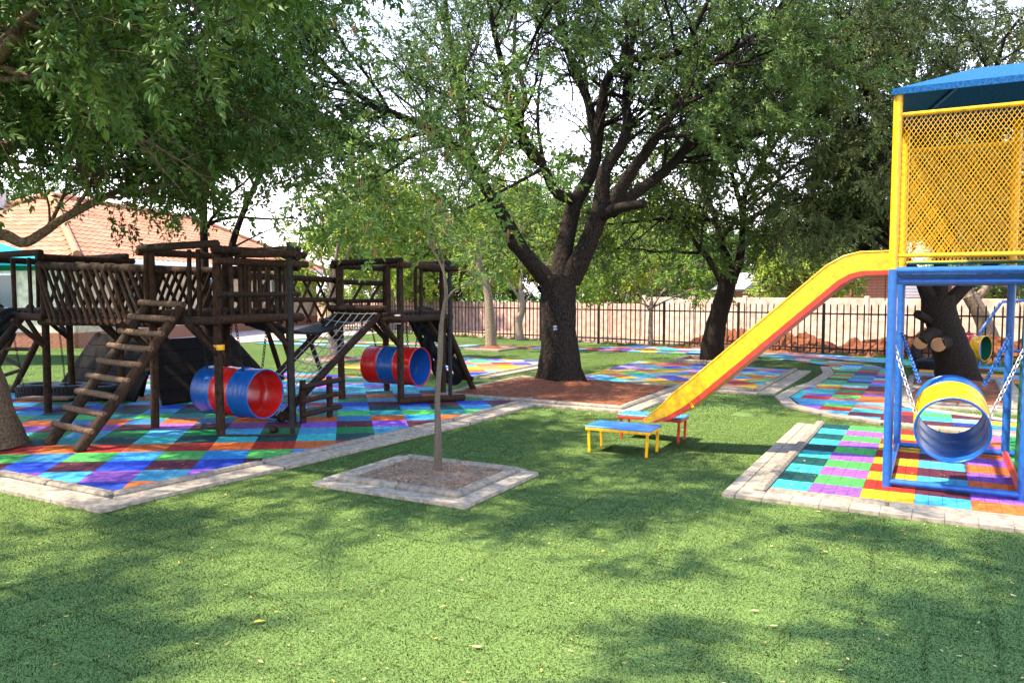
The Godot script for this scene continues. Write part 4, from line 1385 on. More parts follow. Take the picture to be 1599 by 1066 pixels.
func build_trees():
	var green = leaf_mat(lin(0.115, 0.172, 0.050), Color(0.21, 0.30, 0.05))
	var deep = leaf_mat(lin(0.078, 0.128, 0.030), Color(0.17, 0.26, 0.02))
	var fresh = leaf_mat(lin(0.115, 0.180, 0.045), Color(0.20, 0.27, 0.03))
	var small = leaf_cluster(20, 0.26, 0.062, 0.017, 0.35).mesh(green)
	var mid = leaf_cluster(14, 0.30, 0.085, 0.032, 0.25).mesh(deep)
	var young = leaf_cluster(8, 0.20, 0.062, 0.026, 0.3).mesh(fresh)
	var far = leaf_cluster(16, 0.55, 0.16, 0.07, 0.25).mesh(fresh)
	var far_deep = leaf_cluster(16, 0.55, 0.16, 0.07, 0.25).mesh(deep)
	# --- big tree
	var D = 13.42
	var base = on_ground(877, 605)
	var limbs = [
		[[base + Vector3(0, -0.1, 0), at(875, 575, D), at(873, 520, D), at(872, 470, D), at(872, 432, D)], 0.285, 0.30, false],
		[trace([[862, 445], [835, 415, -0.1], [812, 388, -0.2], [796, 372, -0.3]], D), 0.16, 0.12, false],
		[trace([[815, 390, -0.2], [785, 335, -0.4], [745, 275, -0.6], [700, 220, -0.9], [640, 188, -1.2], [555, 145, -1.6], [465, 60, -2.2]], D), 0.13, 0.03, true],
		[trace([[785, 335, -0.3], [740, 255, 0.2], [722, 170, 0.6], [704, 70, 1.0], [690, -60, 1.4]], D), 0.10, 0.025, true],
		[trace([[872, 440], [884, 375, 0.1], [897, 319, 0.2], [922, 272, 0.3], [931, 232, 0.4], [916, 150, 0.5], [895, 108, 0.6], [871, 19, 0.8], [850, -120, 0.9]], D), 0.18, 0.03, true, 0.45],
		[trace([[931, 235, 0.4], [942, 150, 0.2], [957, 112, 0], [995, 90, -0.4], [1059, 82, -0.9], [1095, 25, -1.4], [1130, -60, -1.8]], D), 0.11, 0.025, true],
		[trace([[890, 438], [918, 380, -0.2], [938, 322, -0.3], [945, 265, -0.3], [976, 215, -0.2], [978, 140, 0.2], [990, 40, 0.8], [1000, -90, 1.2]], D), 0.20, 0.03, true, 0.5],
		[trace([[950, 330, -0.3], [985, 270, -0.6], [1018, 225, -0.9], [1050, 178, -1.1], [1105, 105, -1.4], [1185, 50, -1.8], [1240, -20, -2.0]], D), 0.12, 0.025, true],
		[trace([[938, 338, -0.3], [968, 324, -0.7], [1008, 318, -1.0]], D), 0.11, 0.065, false],
		[trace([[955, 330, -0.2], [1000, 296, 0.2], [1044, 262, 0.5], [1080, 220, 0.8], [1125, 178, 1.0], [1205, 116, 1.2], [1270, 68, 1.2], [1370, 10, 1.0]], D), 0.12, 0.025, true],
		[trace([[900, 312, 0.2], [868, 300, -0.3], [848, 258, -0.8], [805, 190, -1.4], [787, 112, -1.9], [770, 40, -2.4], [755, -60, -2.8]], D), 0.10, 0.025, true],
		[trace([[806, 192, -1.4], [820, 150, -1.2], [803, 80, -1.0], [810, -20, -0.8]], D), 0.06, 0.02, true],
		[trace([[850, 262, -0.8], [780, 300, -1.6], [720, 330, -2.2]], D), 0.035, 0.012, true],
		[trace([[1080, 222, 0.8], [1150, 215, 1.2], [1230, 205, 1.4], [1320, 225, 1.4]], D), 0.06, 0.015, true],
	]
	var o = tree("shade_tree", "large dark trunked tree forking low, in the red soil bed", base, limbs, M.bark_main, small, {"size": 1.1, "kids": [9, 5, 3], "len": [1.4, 0.8, 0.45], "step": 0.07, "up": [0.08, 0.06, 0.0, -0.06], "tint": [Color(1, 1, 1), Color(0.85, 0.95, 0.9), Color(1.15, 1.05, 0.85), Color(1.05, 1.1, 1.2)], "gap": 1.0, "gap_at": -0.15, "rough": 0.13, "sides": 14, "flare": 1.7, "lobes": 0.16, "floor": 2.7, "hang": 0.1, "keep": func(q): return q.y > 2.75 and rng.randf() < 0.18 + 0.82 * clamp((Vector2(q.x - base.x, q.z - base.z).length() - 1.0) / 2.6 + max(0.0, q.y - 5.5) * 0.5, 0.0, 1.0)})
	var mark = MB.new()
	var mc = at(867, 513, D - 0.31)
	for k in 9:
		var s = rr(0.008, 0.018)
		mark.lathe([[0.0, 0.006], [s * 0.7, 0.004], [s, 0.0]], 9, Transform3D(axis_basis((Vector3(0, EYE, 0) - mc).normalized()), mc + Vector3(rr(-0.035, 0.035), rr(-0.07, 0.05), 0)))
	part(o, "paint_mark", mark, mat(lin(0.33, 0.36, 0.40), 0.8), "pale paint mark on the trunk")
	# --- tree at the left edge
	var lb = W(-8.62, 0, 4.52)
	var LD = 8.2
	limbs = [
		[[lb, lb + Vector3(-0.12, 0.6, 0), lb + Vector3(-0.35, 1.3, 0.05), lb + Vector3(-0.5, 2.0, 0.1)], 0.2, 0.18, false],
		[[lb + Vector3(-0.45, 1.8, 0.1), at(-60, 385, LD - 0.2), at(0, 366, LD), at(40, 378, LD + 0.1), at(100, 340, LD + 0.2), at(180, 300, LD + 0.4), at(262, 268, LD + 0.6), at(350, 250, LD + 0.8)], 0.09, 0.015, true, 0.35],
		[[lb + Vector3(-0.5, 2.0, 0.1), at(-90, 300, LD + 0.4), at(0, 236, LD + 0.4), at(60, 202, LD + 0.4), at(130, 185, LD + 0.3), at(175, 160, LD + 0.2), at(260, 90, LD), at(340, 40, LD)], 0.11, 0.02, true, 0.3],
		[[lb + Vector3(-0.5, 2.0, 0.1), at(-120, 200, LD), at(-60, 60, LD - 0.6), at(20, -80, LD - 1.0), at(120, -180, LD - 1.2)], 0.12, 0.02, true, 0.3],
		[[lb + Vector3(-0.5, 1.95, 0.1), at(-140, 250, LD + 1), at(-40, 180, LD + 2), at(60, 120, LD + 2.6), at(180, 60, LD + 3.0), at(330, 10, LD + 3.2)], 0.11, 0.02, true, 0.3],
		[[lb + Vector3(-0.5, 2.0, 0.1), at(-260, 180, LD - 0.5), at(-420, 60, LD - 1), at(-560, -60, LD - 1.2)], 0.11, 0.02, true, 0.3],
		[[lb + Vector3(-0.5, 2.0, 0.1), at(-150, 150, LD - 0.6), at(-160, -60, LD - 1.5), at(-100, -260, LD - 2.0)], 0.1, 0.02, true, 0.3],
		[[lb + Vector3(-0.5, 2.0, 0.1), at(-100, 220, LD - 0.8), at(20, 60, LD - 1.8), at(140, -120, LD - 2.4), at(220, -260, LD - 2.8)], 0.1, 0.02, true, 0.4],
		[[lb + Vector3(-0.5, 2.0, 0.1), at(-200, 230, LD + 1.0), at(-260, 140, LD + 2.4), at(-300, 60, LD + 3.6)], 0.09, 0.02, true, 0.3],
		[[lb + Vector3(-0.5, 2.0, 0.1), at(-190, 180, LD + 0.6), at(-330, 120, LD + 1.2), at(-420, 120, LD + 2.2)], 0.09, 0.02, true, 0.3],
		[[at(40, 250, LD + 2.3), at(120, 262, LD + 2.6), at(230, 250, LD + 2.9), at(330, 215, LD + 3.2)], 0.05, 0.015, true],
	]
	tree("leafy_tree", "dark green leafy tree whose low limbs overhang the log frame", lb, limbs, M.bark_left, mid, {"kids": [9, 5, 4], "len": [1.25, 0.75, 0.45], "step": 0.085, "up": [0.03, 0.0, -0.06, -0.12], "tint": [Color(1, 1, 1), Color(0.8, 0.95, 0.9), Color(1.2, 1.15, 0.9)], "gap": 1.0, "gap_at": -0.12, "rough": 0.1, "floor": 2.45, "lobes": 0.1, "flare": 1.4, "keep": func(q): return rng.randf() < (q.y - 2.3) / 1.1})
	# --- twin stemmed tree behind the log frame
	var sb = on_ground(335, 604)
	var SD = 13.6
	limbs = [
		[[sb, at(325, 520, SD), at(320, 440, SD), at(318, 370, SD), at(317, 300, SD), at(310, 230, SD), at(300, 150, SD)], 0.10, 0.04, true, 0.5],
		[[sb + Vector3(0.05, 0.3, 0), at(348, 480, SD), at(358, 400, SD), at(378, 335, SD), at(408, 268, SD), at(430, 222, SD), at(450, 150, SD)], 0.085, 0.03, true, 0.6],
		[[at(366, 385, SD), at(395, 370, SD - 0.2), at(430, 355, SD - 0.3), at(462, 348, SD - 0.4)], 0.02, 0.006, false],
	]
	tree("twin_stem_tree", "twin stemmed tree with a leaning stem behind the log frame", sb, limbs, M.bark_dark, mid, {"kids": [8, 4, 4], "len": [1.3, 0.75, 0.45], "step": 0.1, "tint": [Color(1.1, 1.2, 0.95), Color(1.4, 1.4, 0.9)], "gap": 1.0, "gap_at": -0.05, "floor": 2.8, "keep": func(q): return q.y > 2.75 and ((q - sb).dot(cam_basis.x) < 0.3 or q.y > 4.2) and (q - sb).dot(cam_basis.x) < 1.5})
	# --- young tree
	var yb = on_ground(683, 745)
	var YD = 6.89
	limbs = [
		[[yb + Vector3(0, -0.02, 0), at(684, 690, YD), at(683, 620, YD), at(687, 560, YD), at(689, 505, YD)], 0.031, 0.021, false],
		[trace([[689, 510], [694, 475], [706, 456], [722, 447], [740, 440], [743, 432], [736, 424], [748, 405], [765, 385, 0.1], [800, 340, 0.2]], YD), 0.0125, 0.003, true, 0.6],
		[trace([[689, 508], [693, 480], [696, 462], [694, 430], [688, 412], [673, 382], [667, 345], [663, 308], [657, 245], [654, 205], [640, 140], [625, 70]], YD), 0.0205, 0.004, true, 0.3],
		[trace([[660, 270], [672, 220, 0.2], [700, 190, 0.4], [735, 168, 0.5]], YD), 0.012, 0.004, true],
		[trace([[668, 350], [645, 335, -0.15], [615, 328, -0.25], [590, 322, -0.3]], YD), 0.012, 0.004, true],
	]
	var pod = MB.new()
	rng.seed = 77
	o = tree("young_tree", "slim pale stemmed young tree standing in the square planter", yb, limbs, M.bark_young, young, {"kids": [6, 3, 2], "len": [0.42, 0.26, 0.15], "step": 0.10, "up": [0.08, 0.0, -0.05, -0.1], "tint": [Color(1, 1, 1), Color(1.2, 1.15, 0.9), Color(0.8, 0.9, 0.9)], "hang": 0.2, "wig": 0.22, "sides": 8, "rough": 0.12})
	var crown = o.get_node("crown").multimesh
	var brown = leaf_mat(lin(0.30, 0.13, 0.06), Color(0.05, 0.02, 0.0))
	for k in 70:
		var p = crown.get_instance_transform(rng.randi() % crown.instance_count).origin + yb
		for q in 1 + rng.randi() % 3:
			var a = p + rv() * 0.02
			var b = a + Vector3(rr(-0.02, 0.02), -rr(0.05, 0.1), rr(-0.02, 0.02))
			pod.tube([a, a.lerp(b, 0.5), b], [0.002, 0.006, 0.001], 5)
	part(o, "seed_pods", pod, mat(lin(0.30, 0.14, 0.07), 0.8)).set_meta("kind", "stuff")
	# --- crooked tree behind
	var cb = on_ground(1115, 566)
	var CD = 18.18
	limbs = [
		[[cb, at(1113, 540, CD), at(1120, 500, CD), at(1130, 465, CD), at(1136, 440, CD)], 0.24, 0.2, false],
		[trace([[1132, 448], [1120, 425], [1105, 402], [1090, 385], [1070, 350], [1040, 310]], CD), 0.11, 0.03, true, 0.4],
		[trace([[1136, 445], [1138, 410], [1126, 380], [1118, 340], [1090, 280], [1060, 220]], CD), 0.13, 0.03, true, 0.4],
		[trace([[1142, 440], [1155, 405], [1160, 360], [1165, 300], [1200, 240], [1240, 180]], CD), 0.13, 0.03, true, 0.4],
		[trace([[1160, 350], [1190, 330, 0.6], [1230, 320, 1.2], [1290, 310, 1.6]], CD), 0.06, 0.02, true],
		[trace([[1120, 345], [1060, 340, -0.8], [1000, 345, -1.4], [950, 350, -1.6]], CD), 0.06, 0.02, true],
		[trace([[1160, 330], [1140, 250, -1.0], [1150, 170, -1.5]], CD), 0.07, 0.02, true],
	]
	var mid2 = leaf_cluster(14, 0.36, 0.11, 0.045, 0.25).mesh(leaf_mat(lin(0.085, 0.130, 0.030), Color(0.20, 0.26, 0.02)))
	tree("crooked_tree", "crooked dark tree with stubby forks behind the yellow slide", cb, limbs, M.bark_dark, mid2, {"kids": [8, 4, 4], "len": [1.7, 0.9, 0.5], "step": 0.12, "tint": [Color(1, 1, 1), Color(1.25, 1.2, 0.8)], "gap": 1.0, "gap_at": -0.05, "rough": 0.12, "floor": 2.1, "keep": func(q): return q.y > 2.2})
	# --- pruned dark tree behind the tower
	var pb = on_ground(1497, 596)
	var PD = 14.3
	limbs = [
		[[pb, at(1490, 560, PD), at(1478, 520, PD), at(1468, 485, PD), at(1466, 462, PD)], 0.30, 0.28, false],
		[trace([[1458, 478], [1440, 440], [1415, 405], [1390, 360], [1340, 290], [1290, 220]], PD), 0.15, 0.03, true, 0.35],
		[trace([[1466, 465], [1470, 420], [1465, 370], [1455, 290], [1440, 200], [1420, 90]], PD), 0.15, 0.03, true, 0.35],
		[trace([[1478, 475], [1510, 445], [1545, 415], [1590, 380], [1660, 310], [1740, 240]], PD), 0.14, 0.03, true, 0.35],
		[trace([[1462, 430], [1500, 330, -1.0], [1530, 220, -1.8], [1560, 90, -2.2]], PD), 0.10, 0.03, true],
		[trace([[1440, 440], [1380, 400, 0.8], [1320, 370, 1.6], [1250, 350, 2.0]], PD), 0.08, 0.02, true],
		[trace([[1455, 380], [1400, 250, -0.6], [1350, 130, -1.2], [1310, 20, -1.6]], PD), 0.09, 0.03, true],
		[trace([[1470, 400], [1500, 300, 1.4], [1530, 180, 2.2], [1600, 60, 2.6]], PD), 0.09, 0.03, true],
		[trace([[1460, 505], [1446, 497, -0.15], [1433, 490, -0.3]], PD), 0.09, 0.075, false],
		[trace([[1468, 520], [1452, 524, -0.25], [1438, 535, -0.45]], PD), 0.15, 0.115, false],
		[trace([[1480, 535], [1472, 536, -0.35], [1466, 538, -0.5]], PD), 0.15, 0.125, false],
	]
	var small2 = leaf_cluster(18, 0.30, 0.075, 0.022, 0.35).mesh(leaf_mat(lin(0.115, 0.142, 0.056), Color(0.16, 0.20, 0.03)))
	o = tree("pruned_tree", "dark tree with pale sawn off limbs behind the steel tower", pb, limbs, M.bark_dark, small2, {"kids": [9, 5, 4], "len": [1.6, 0.9, 0.5], "step": 0.095, "up": [0.03, 0.0, -0.12, -0.2], "tint": [Color(1, 1, 1), Color(0.8, 0.85, 0.8), Color(1.1, 1.05, 0.95)], "gap": 1.0, "gap_at": -0.28, "rough": 0.12, "floor": 2.2, "keep": func(q): return q.y > 2.3})
	for q in [[1438, 535, PD - 0.46, 0.117], [1466, 538, PD - 0.51, 0.127]]:
		var cut = MB.new()
		var c = at(q[0], q[1], q[2])
		cut.lathe([[q[3], -0.02], [q[3] * 0.98, 0.012], [0.001, 0.016]], 14, Transform3D(axis_basis((Vector3(0, EYE, 0) - c).normalized() + Vector3(-0.1, 0, 0)), c))
		part(o, "sawn_end", cut, M.cut_wood, "pale sawn limb end")
	# --- pale leaning trunk
	var ab = on_ground(1551, 562)
	var AD = 19.2
	limbs = [
		[[ab, at(1547, 535, AD), at(1538, 505, AD), at(1526, 480, AD), at(1514, 460, AD)], 0.22, 0.17, false],
		[trace([[1516, 464], [1512, 440], [1498, 400], [1480, 330]], AD), 0.13, 0.03, true, 0.5],
		[trace([[1520, 470], [1540, 450], [1548, 425], [1560, 380], [1590, 320]], AD), 0.12, 0.03, true, 0.5],
		[trace([[1545, 440], [1580, 450, 1], [1620, 470, 1.5]], AD), 0.05, 0.015, true],
	]
	tree("leaning_tree", "pale barked leaning tree beside the far blue frame", ab, limbs, M.bark_pale, far, {"kids": [5, 4, 3], "len": [1.6, 0.9, 0.5], "step": 0.25, "size": 0.7, "tint": [Color(0.8, 0.9, 0.8), Color(1, 1, 0.8)]})
	# --- slim trees inside the fence
	for q in [["straight slim tree with pale bark beyond the tyre ladder", 767, 546, [[767, 546], [765, 500], [762, 460], [752, 425], [742, 390]], 0.13, [[[760, 450], [775, 425], [800, 400], [830, 385]], [[754, 430], [735, 400], [700, 370], [670, 340]], [[745, 395], [760, 350], [770, 300]]], fresh, [Color(1.7, 1.45, 0.7), Color(1.3, 1.3, 0.8)]], ["short grey stemmed tree by the salmon wall", 812, 531, [[812, 531], [810, 505], [816, 480], [812, 455]], 0.12, [[[812, 480], [825, 465], [840, 440]], [[814, 470], [795, 440], [780, 410]], [[812, 455], [815, 420], [812, 380]]], fresh, [Color(1.2, 1.25, 0.8), Color(1.5, 1.35, 0.8)]], ["small bright green sapling beside the palisade fence", 1016, 541, [[1016, 541], [1016, 510], [1017, 485], [1018, 470]], 0.065, [[[1017, 490], [1000, 460], [980, 430]], [[1017, 485], [1035, 455], [1060, 430]], [[1018, 475], [1018, 440], [1012, 400]], [[1018, 480], [1050, 465], [1080, 452]], [[1018, 480], [990, 468], [965, 455]]], fresh, [Color(1.5, 1.4, 0.7), Color(1.2, 1.3, 0.8)]], ["grey stemmed tree behind the climbing net", 525, 563, [[522, 563], [520, 520], [518, 470], [522, 420]], 0.12, [[[518, 470], [508, 430], [500, 400]], [[520, 440], [545, 390], [570, 340]], [[522, 420], [530, 370], [545, 310]]], fresh, [Color(2.1, 1.65, 0.6), Color(1.7, 1.5, 0.7)]]]:
		var b0 = on_ground(q[1], q[2])
		var dep = -(cam_basis.inverse() * (b0 - Vector3(0, EYE, 0))).z
		var lims = [[trace(q[3], dep), q[4], q[4] * 0.8, false]]
		lims[0][0][0] = b0
		for l in q[5]: lims.append([trace(l, dep), q[4] * 0.5, 0.015, true, 0.4])
		var small_one = q[1] == 1016
		tree("slim_tree", q[0], b0, lims, M.bark_pale, far, {"kids": [6, 4, 3], "floor": 1.45, "len": [0.7, 0.45, 0.3] if small_one else ([0.8, 0.5, 0.35] if q[1] == 525 else [1.4, 0.8, 0.5]), "step": 0.13 if small_one else 0.2, "size": 0.62 if small_one else 0.7, "tint": q[7], "gap": 1.0, "gap_at": -0.15}, "slim trees inside the fence")
	# --- trees beyond the wall: [px, depth, height, spread, kind, label]
	var back = [
		[610, 34, 6.6, 2.6, 0, "yellow green airy tree beyond the salmon wall"],
		[640, 40, 5.5, 3.8, 0, "bright green rounded tree beyond the salmon wall"],
		[740, 38, 6.2, 3.6, 0, "tall light green tree beyond the slim trunk"],
		[850, 44, 6.8, 4.2, 1, "dense green tree directly behind the big trunk"],
		[955, 40, 5.2, 3.4, 0, "yellowish tree beyond the meeting of the two walls"],
		[1060, 46, 6.2, 4.2, 1, "dark green tree beyond the pale wall and wires"],
		[1110, 50, 5.8, 3.6, 1, "shadowy tree beside the pale roofed cottage"],
		[1255, 30, 4.2, 1.7, 0, "many stemmed tree in front of the pale roofed cottage"],
		[1330, 52, 7.0, 4.0, 1, "tall dark tree behind the brick house"],
		[1430, 52, 7.5, 4.2, 1, "broad dark tree behind the pale wall end"],
		[1590, 34, 5.5, 3.0, 0, "leafy tree above the wall by the far frame"],
		[1680, 30, 6.0, 3.0, 1, "dark leafy tree at the end of the pale wall"],
		[60, 50, 7.5, 4.5, 1, "dark tree behind the chimney of the tile roof"],
		[-80, 40, 7.5, 4.5, 1, "dark tree beyond the cream house wing"]]
	for q in back:
		rng.seed = hash(q[5]) + 1
		var b0 = at(q[0], 455, q[1])
		b0.y = 0
		var lims = [[[b0, b0 + Vector3(rr(-0.1, 0.1), q[2] * 0.15, 0), b0 + Vector3(rr(-0.2, 0.2), q[2] * 0.3, 0)], q[2] * 0.03, q[2] * 0.022, false]]
		for k in 7:
			var an = TAU * k / 7.0 + rr(-0.3, 0.3)
			var sp = q[3] * rr(0.45, 0.75)
			var top = q[2] * rr(0.55, 0.95)
			if k >= 5: sp *= 0.3; top = q[2] * rr(0.85, 1.0)
			lims.append([[b0 + Vector3(0, q[2] * rr(0.2, 0.3), 0), b0 + Vector3(cos(an) * sp * 0.5, q[2] * 0.42, sin(an) * sp * 0.5), b0 + Vector3(cos(an) * sp, top * 0.85, sin(an) * sp)], q[2] * 0.013, 0.02, true, 0.3])
		tree("background_tree", q[5], b0, lims, M.bark_dark if q[4] else M.bark_pale, far_deep if q[4] else far, {"kids": [6, 4, 3], "len": [q[3] * 0.45, q[3] * 0.28, 0.6], "step": 0.34 if q[0] in [610, 640, 1255, 955] else 0.24, "size": 1.0 if q[0] in [610, 640, 1255, 955] else 1.25, "tint": [Color(0.9, 1, 0.9), Color(1.1, 1.1, 0.8)] if q[4] else [Color(2.0, 1.65, 0.8), Color(1.5, 1.45, 0.85)], "gap": 1.0, "gap_at": -0.25, "wig": 0.35}, "trees beyond the wall")
	# --- trees outside the frame that shade the lawn
	for q in [["tall leafy tree standing beside the viewer off the lawn edge", Vector3(-6.8, 0, -1.7), 7.2, 1.5, Vector3(0.7, 0, -1.3)], ["spreading leafy tree behind the viewer overhanging the lawn", Vector3(-0.9, 0, 0.9), 7.0, 1.3, Vector3(0.7, 0, -3.8)]]:
		rng.seed = hash(q[0])
		var b0 = Basis(Vector3.UP, deg_to_rad(28.5)) * q[1]
		var lims = [[[b0, b0 + Vector3(0, 1.4, 0), b0 + Vector3(0.1, 2.8, 0)], 0.2, 0.17, false]]
		for k in 8:
			var an = TAU * k / 8.0
			var sp = q[3] * rr(0.5, 0.8)
			var ld = Basis(Vector3.UP, deg_to_rad(28.5)) * q[4]
			lims.append([[b0 + Vector3(0, 2.6, 0), b0 + ld * 0.6 + Vector3(cos(an) * sp * 0.5, q[2] * 0.55, sin(an) * sp * 0.5), b0 + ld + Vector3(cos(an) * sp, q[2] * rr(0.65, 0.85), sin(an) * sp)], 0.1, 0.02, true, 0.35])
		tree("leafy_tree", q[0], b0, lims, M.bark_left, mid, {"kids": [7, 4, 4], "len": [0.9, 0.6, 0.4], "step": 0.085, "gap": 1.0, "gap_at": -0.03, "freq": 0.22, "floor": 4.3, "tint": [Color(1, 1, 1)], "keep": func(p): return p.y > 4.2})

# ---------------------------------------------------------------- fence, wall, houses
func fence_v(u): return 21.35 - 0.2 * (u + 1.0)
func build_fence():
	var o = thing("palisade_fence", W(-8, 0, fence_v(-8)), "black palisade fence of thin pickets across the far lawn", "fence")
	var pm = MB.new()
	var H = 1.28
	pm.box(Vector3(0, H / 2, 0), Vector3(0.032, H - 0.06, 0.022), Basis(Vector3.UP, 0.2))
	pm.tri(Vector3(-0.016, H - 0.03, 0), Vector3(0, H + 0.03, 0), Vector3(0.016, H - 0.03, 0))
	var pmesh = pm.mesh(M.picket)
	var po = MB.new()
	po.box(Vector3(0, 0.67, 0), Vector3(0.075, 1.36, 0.075), Basis(Vector3.UP, 0.2), 0.006)
	var pomesh = po.mesh(M.picket)
	var u = -23.0
	var k = 0
	while u < 6.5:
		if k % 14 == 0: piece(o, "post", pomesh, Transform3D(Basis.IDENTITY, W(u, 0, fence_v(u))))
		else: piece(o, "picket", pmesh, Transform3D(Basis.IDENTITY, W(u, 0.04, fence_v(u) + 0.03)))
		if k % 14 == 0 and u < 4.5:
			for h in [0.18, 1.08]:
				var mb = MB.new()
				var u1 = u + 0.162 * 14
				var a = W(u, h, fence_v(u) - 0.0)
				var b = W(u1, h, fence_v(u1) - 0.0)
				mb.box((a + b) / 2, Vector3((b - a).length() - 0.08, 0.04, 0.03), Basis(Vector3.UP, atan2(-(b - a).z, (b - a).x)))
				part(o, "rail", mb, M.picket)
		u += 0.162
		k += 1
	# grass tufts at the fence foot
	var b = MB.new()
	for q in 40:
		var p = Vector3(rr(-0.12, 0.12), 0, rr(-0.06, 0.06))
		var t = p + Vector3(rr(-0.08, 0.08), rr(0.08, 0.22), rr(-0.05, 0.05))
		b.tri(p - Vector3(0.006, 0, 0), p + Vector3(0.006, 0, 0), t)
	var xs = []
	for q in 420:
		var uu = rr(-23, 6)
		xs.append(Transform3D(Basis(Vector3.UP, rr(0, TAU)) * Basis.from_scale(Vector3(1, rr(0.3, 1.0), 1)), W(uu, 0, fence_v(uu) + rr(-0.15, 0.25))))
	tag(many(self, "weeds", b.mesh(leaf_mat(lin(0.10, 0.13, 0.04), Color(0.05, 0.08, 0.01))), xs), "rough grass along the foot of the palisade fence", "grass", "", "stuff")
	# garden wall
	var wall_v = func(x): return 26.0 - 0.2 * (x + 1.0)
	for seg in [["salmon_wall", "low salmon painted panel wall behind the palisade fence", -30.0, -9.55, 1.2, M.wall_pink], ["pale_wall", "taller pale plastered panel wall behind the palisade fence", -9.5, 14.0, 1.45, M.wall_pale]]:
		var w = thing(seg[0], W(seg[2], 0, wall_v.call(seg[2])), seg[1], "wall")
		var x = seg[2]
		while x < seg[3] - 0.1:
			var x1 = min(x + 1.9, seg[3])
			var a = W(x, 0, wall_v.call(x))
			var c = W(x1, 0, wall_v.call(x1))
			var bs = Basis(Vector3.UP, atan2(-(c - a).z, (c - a).x))
			for r in 4:
				var mb = MB.new()
				mb.box((a + c) / 2 + Vector3(0, seg[4] * (r + 0.5) / 4.0, 0), Vector3((c - a).length() - 0.1, seg[4] / 4.0 - 0.006, 0.06), bs, 0.006)
				part(w, "panel", mb, seg[5])
			var pm2 = MB.new()
			pm2.box(a + Vector3(0, seg[4] / 2 + 0.03, 0), Vector3(0.13, seg[4] + 0.06, 0.13), bs, 0.012)
			part(w, "pier", pm2, seg[5])
			x = x1
	# electric wires over the wall
	var ef = thing("electric_fence", W(-9, 1.4, wall_v.call(-9)), "thin electric fence wires on posts above the pale wall", "fence")
	for k2 in 9:
		var x = -9.0 + k2 * 1.9
		rod_part(ef, "wire_post", W(x, 1.4, wall_v.call(x) - 0.03), W(x, 2.15, wall_v.call(x) - 0.03), 0.016, M.steel_dark, "", 6)
	for k2 in 7:
		rod_part(ef, "wire", W(-9.0, 1.55 + k2 * 0.09, wall_v.call(-9.0) - 0.05), W(6.2, 1.55 + k2 * 0.09, wall_v.call(6.2) - 0.05), 0.005, M.steel_dark, "", 5)
	# heaps of red earth
	for q in [[-4.4, 22.9, 2.6, 1.0, 0.62, "long low heap of red earth behind the fence near the slide"], [0.2, 22.3, 3.2, 1.0, 0.66, "broad heap of red earth behind the fence near the tower"], [4.6, 21.6, 3.0, 1.0, 0.8, "heap of red earth behind the fence by the leaning tree"]]:
		var mb = MB.new()
		var f = FastNoiseLite.new()
		f.seed = int(q[0] * 10) + 100
		f.frequency = 0.9
		f.fractal_octaves = 4
		var N = 40
		for j in N + 1:
			for i in N + 1:
				var x = 2.0 * i / N - 1.0
				var y = 2.0 * j / N - 1.0
				var r = x * x + y * y
				var h = q[4] * max(0.0, 1.0 - r) * (0.75 + 0.7 * f.get_noise_2d(x * q[2] * 1.3, y * 3)) + max(0, 1 - r) * 0.25 * f.get_noise_2d(x * 9, y * 6)
				mb.pt(W(q[0] + x * q[2], max(h, 0.0) - 0.01, q[1] + y * q[3] - x * q[2] * 0.2), Vector3.UP)
		for j in N:
			for i in N:
				var a = j * (N + 1) + i
				mb.i.append_array([a, a + 1, a + N + 1, a + 1, a + N + 2, a + N + 1])
		for k3 in mb.v.size():
			var c = k3 % (N + 1)
			var r2 = k3 / (N + 1)
			if c > 0 and c < N and r2 > 0 and r2 < N:
				var nn = (mb.v[k3 + 1] - mb.v[k3 - 1]).cross(mb.v[k3 - N - 1] - mb.v[k3 + N + 1]).normalized()
				mb.n[k3] = nn if nn.y > 0 else -nn
		single("earth_heap", mb, M.soil_red, W(q[0], 0, q[1]), q[5], "earth heap", "earth heaps behind the fence")

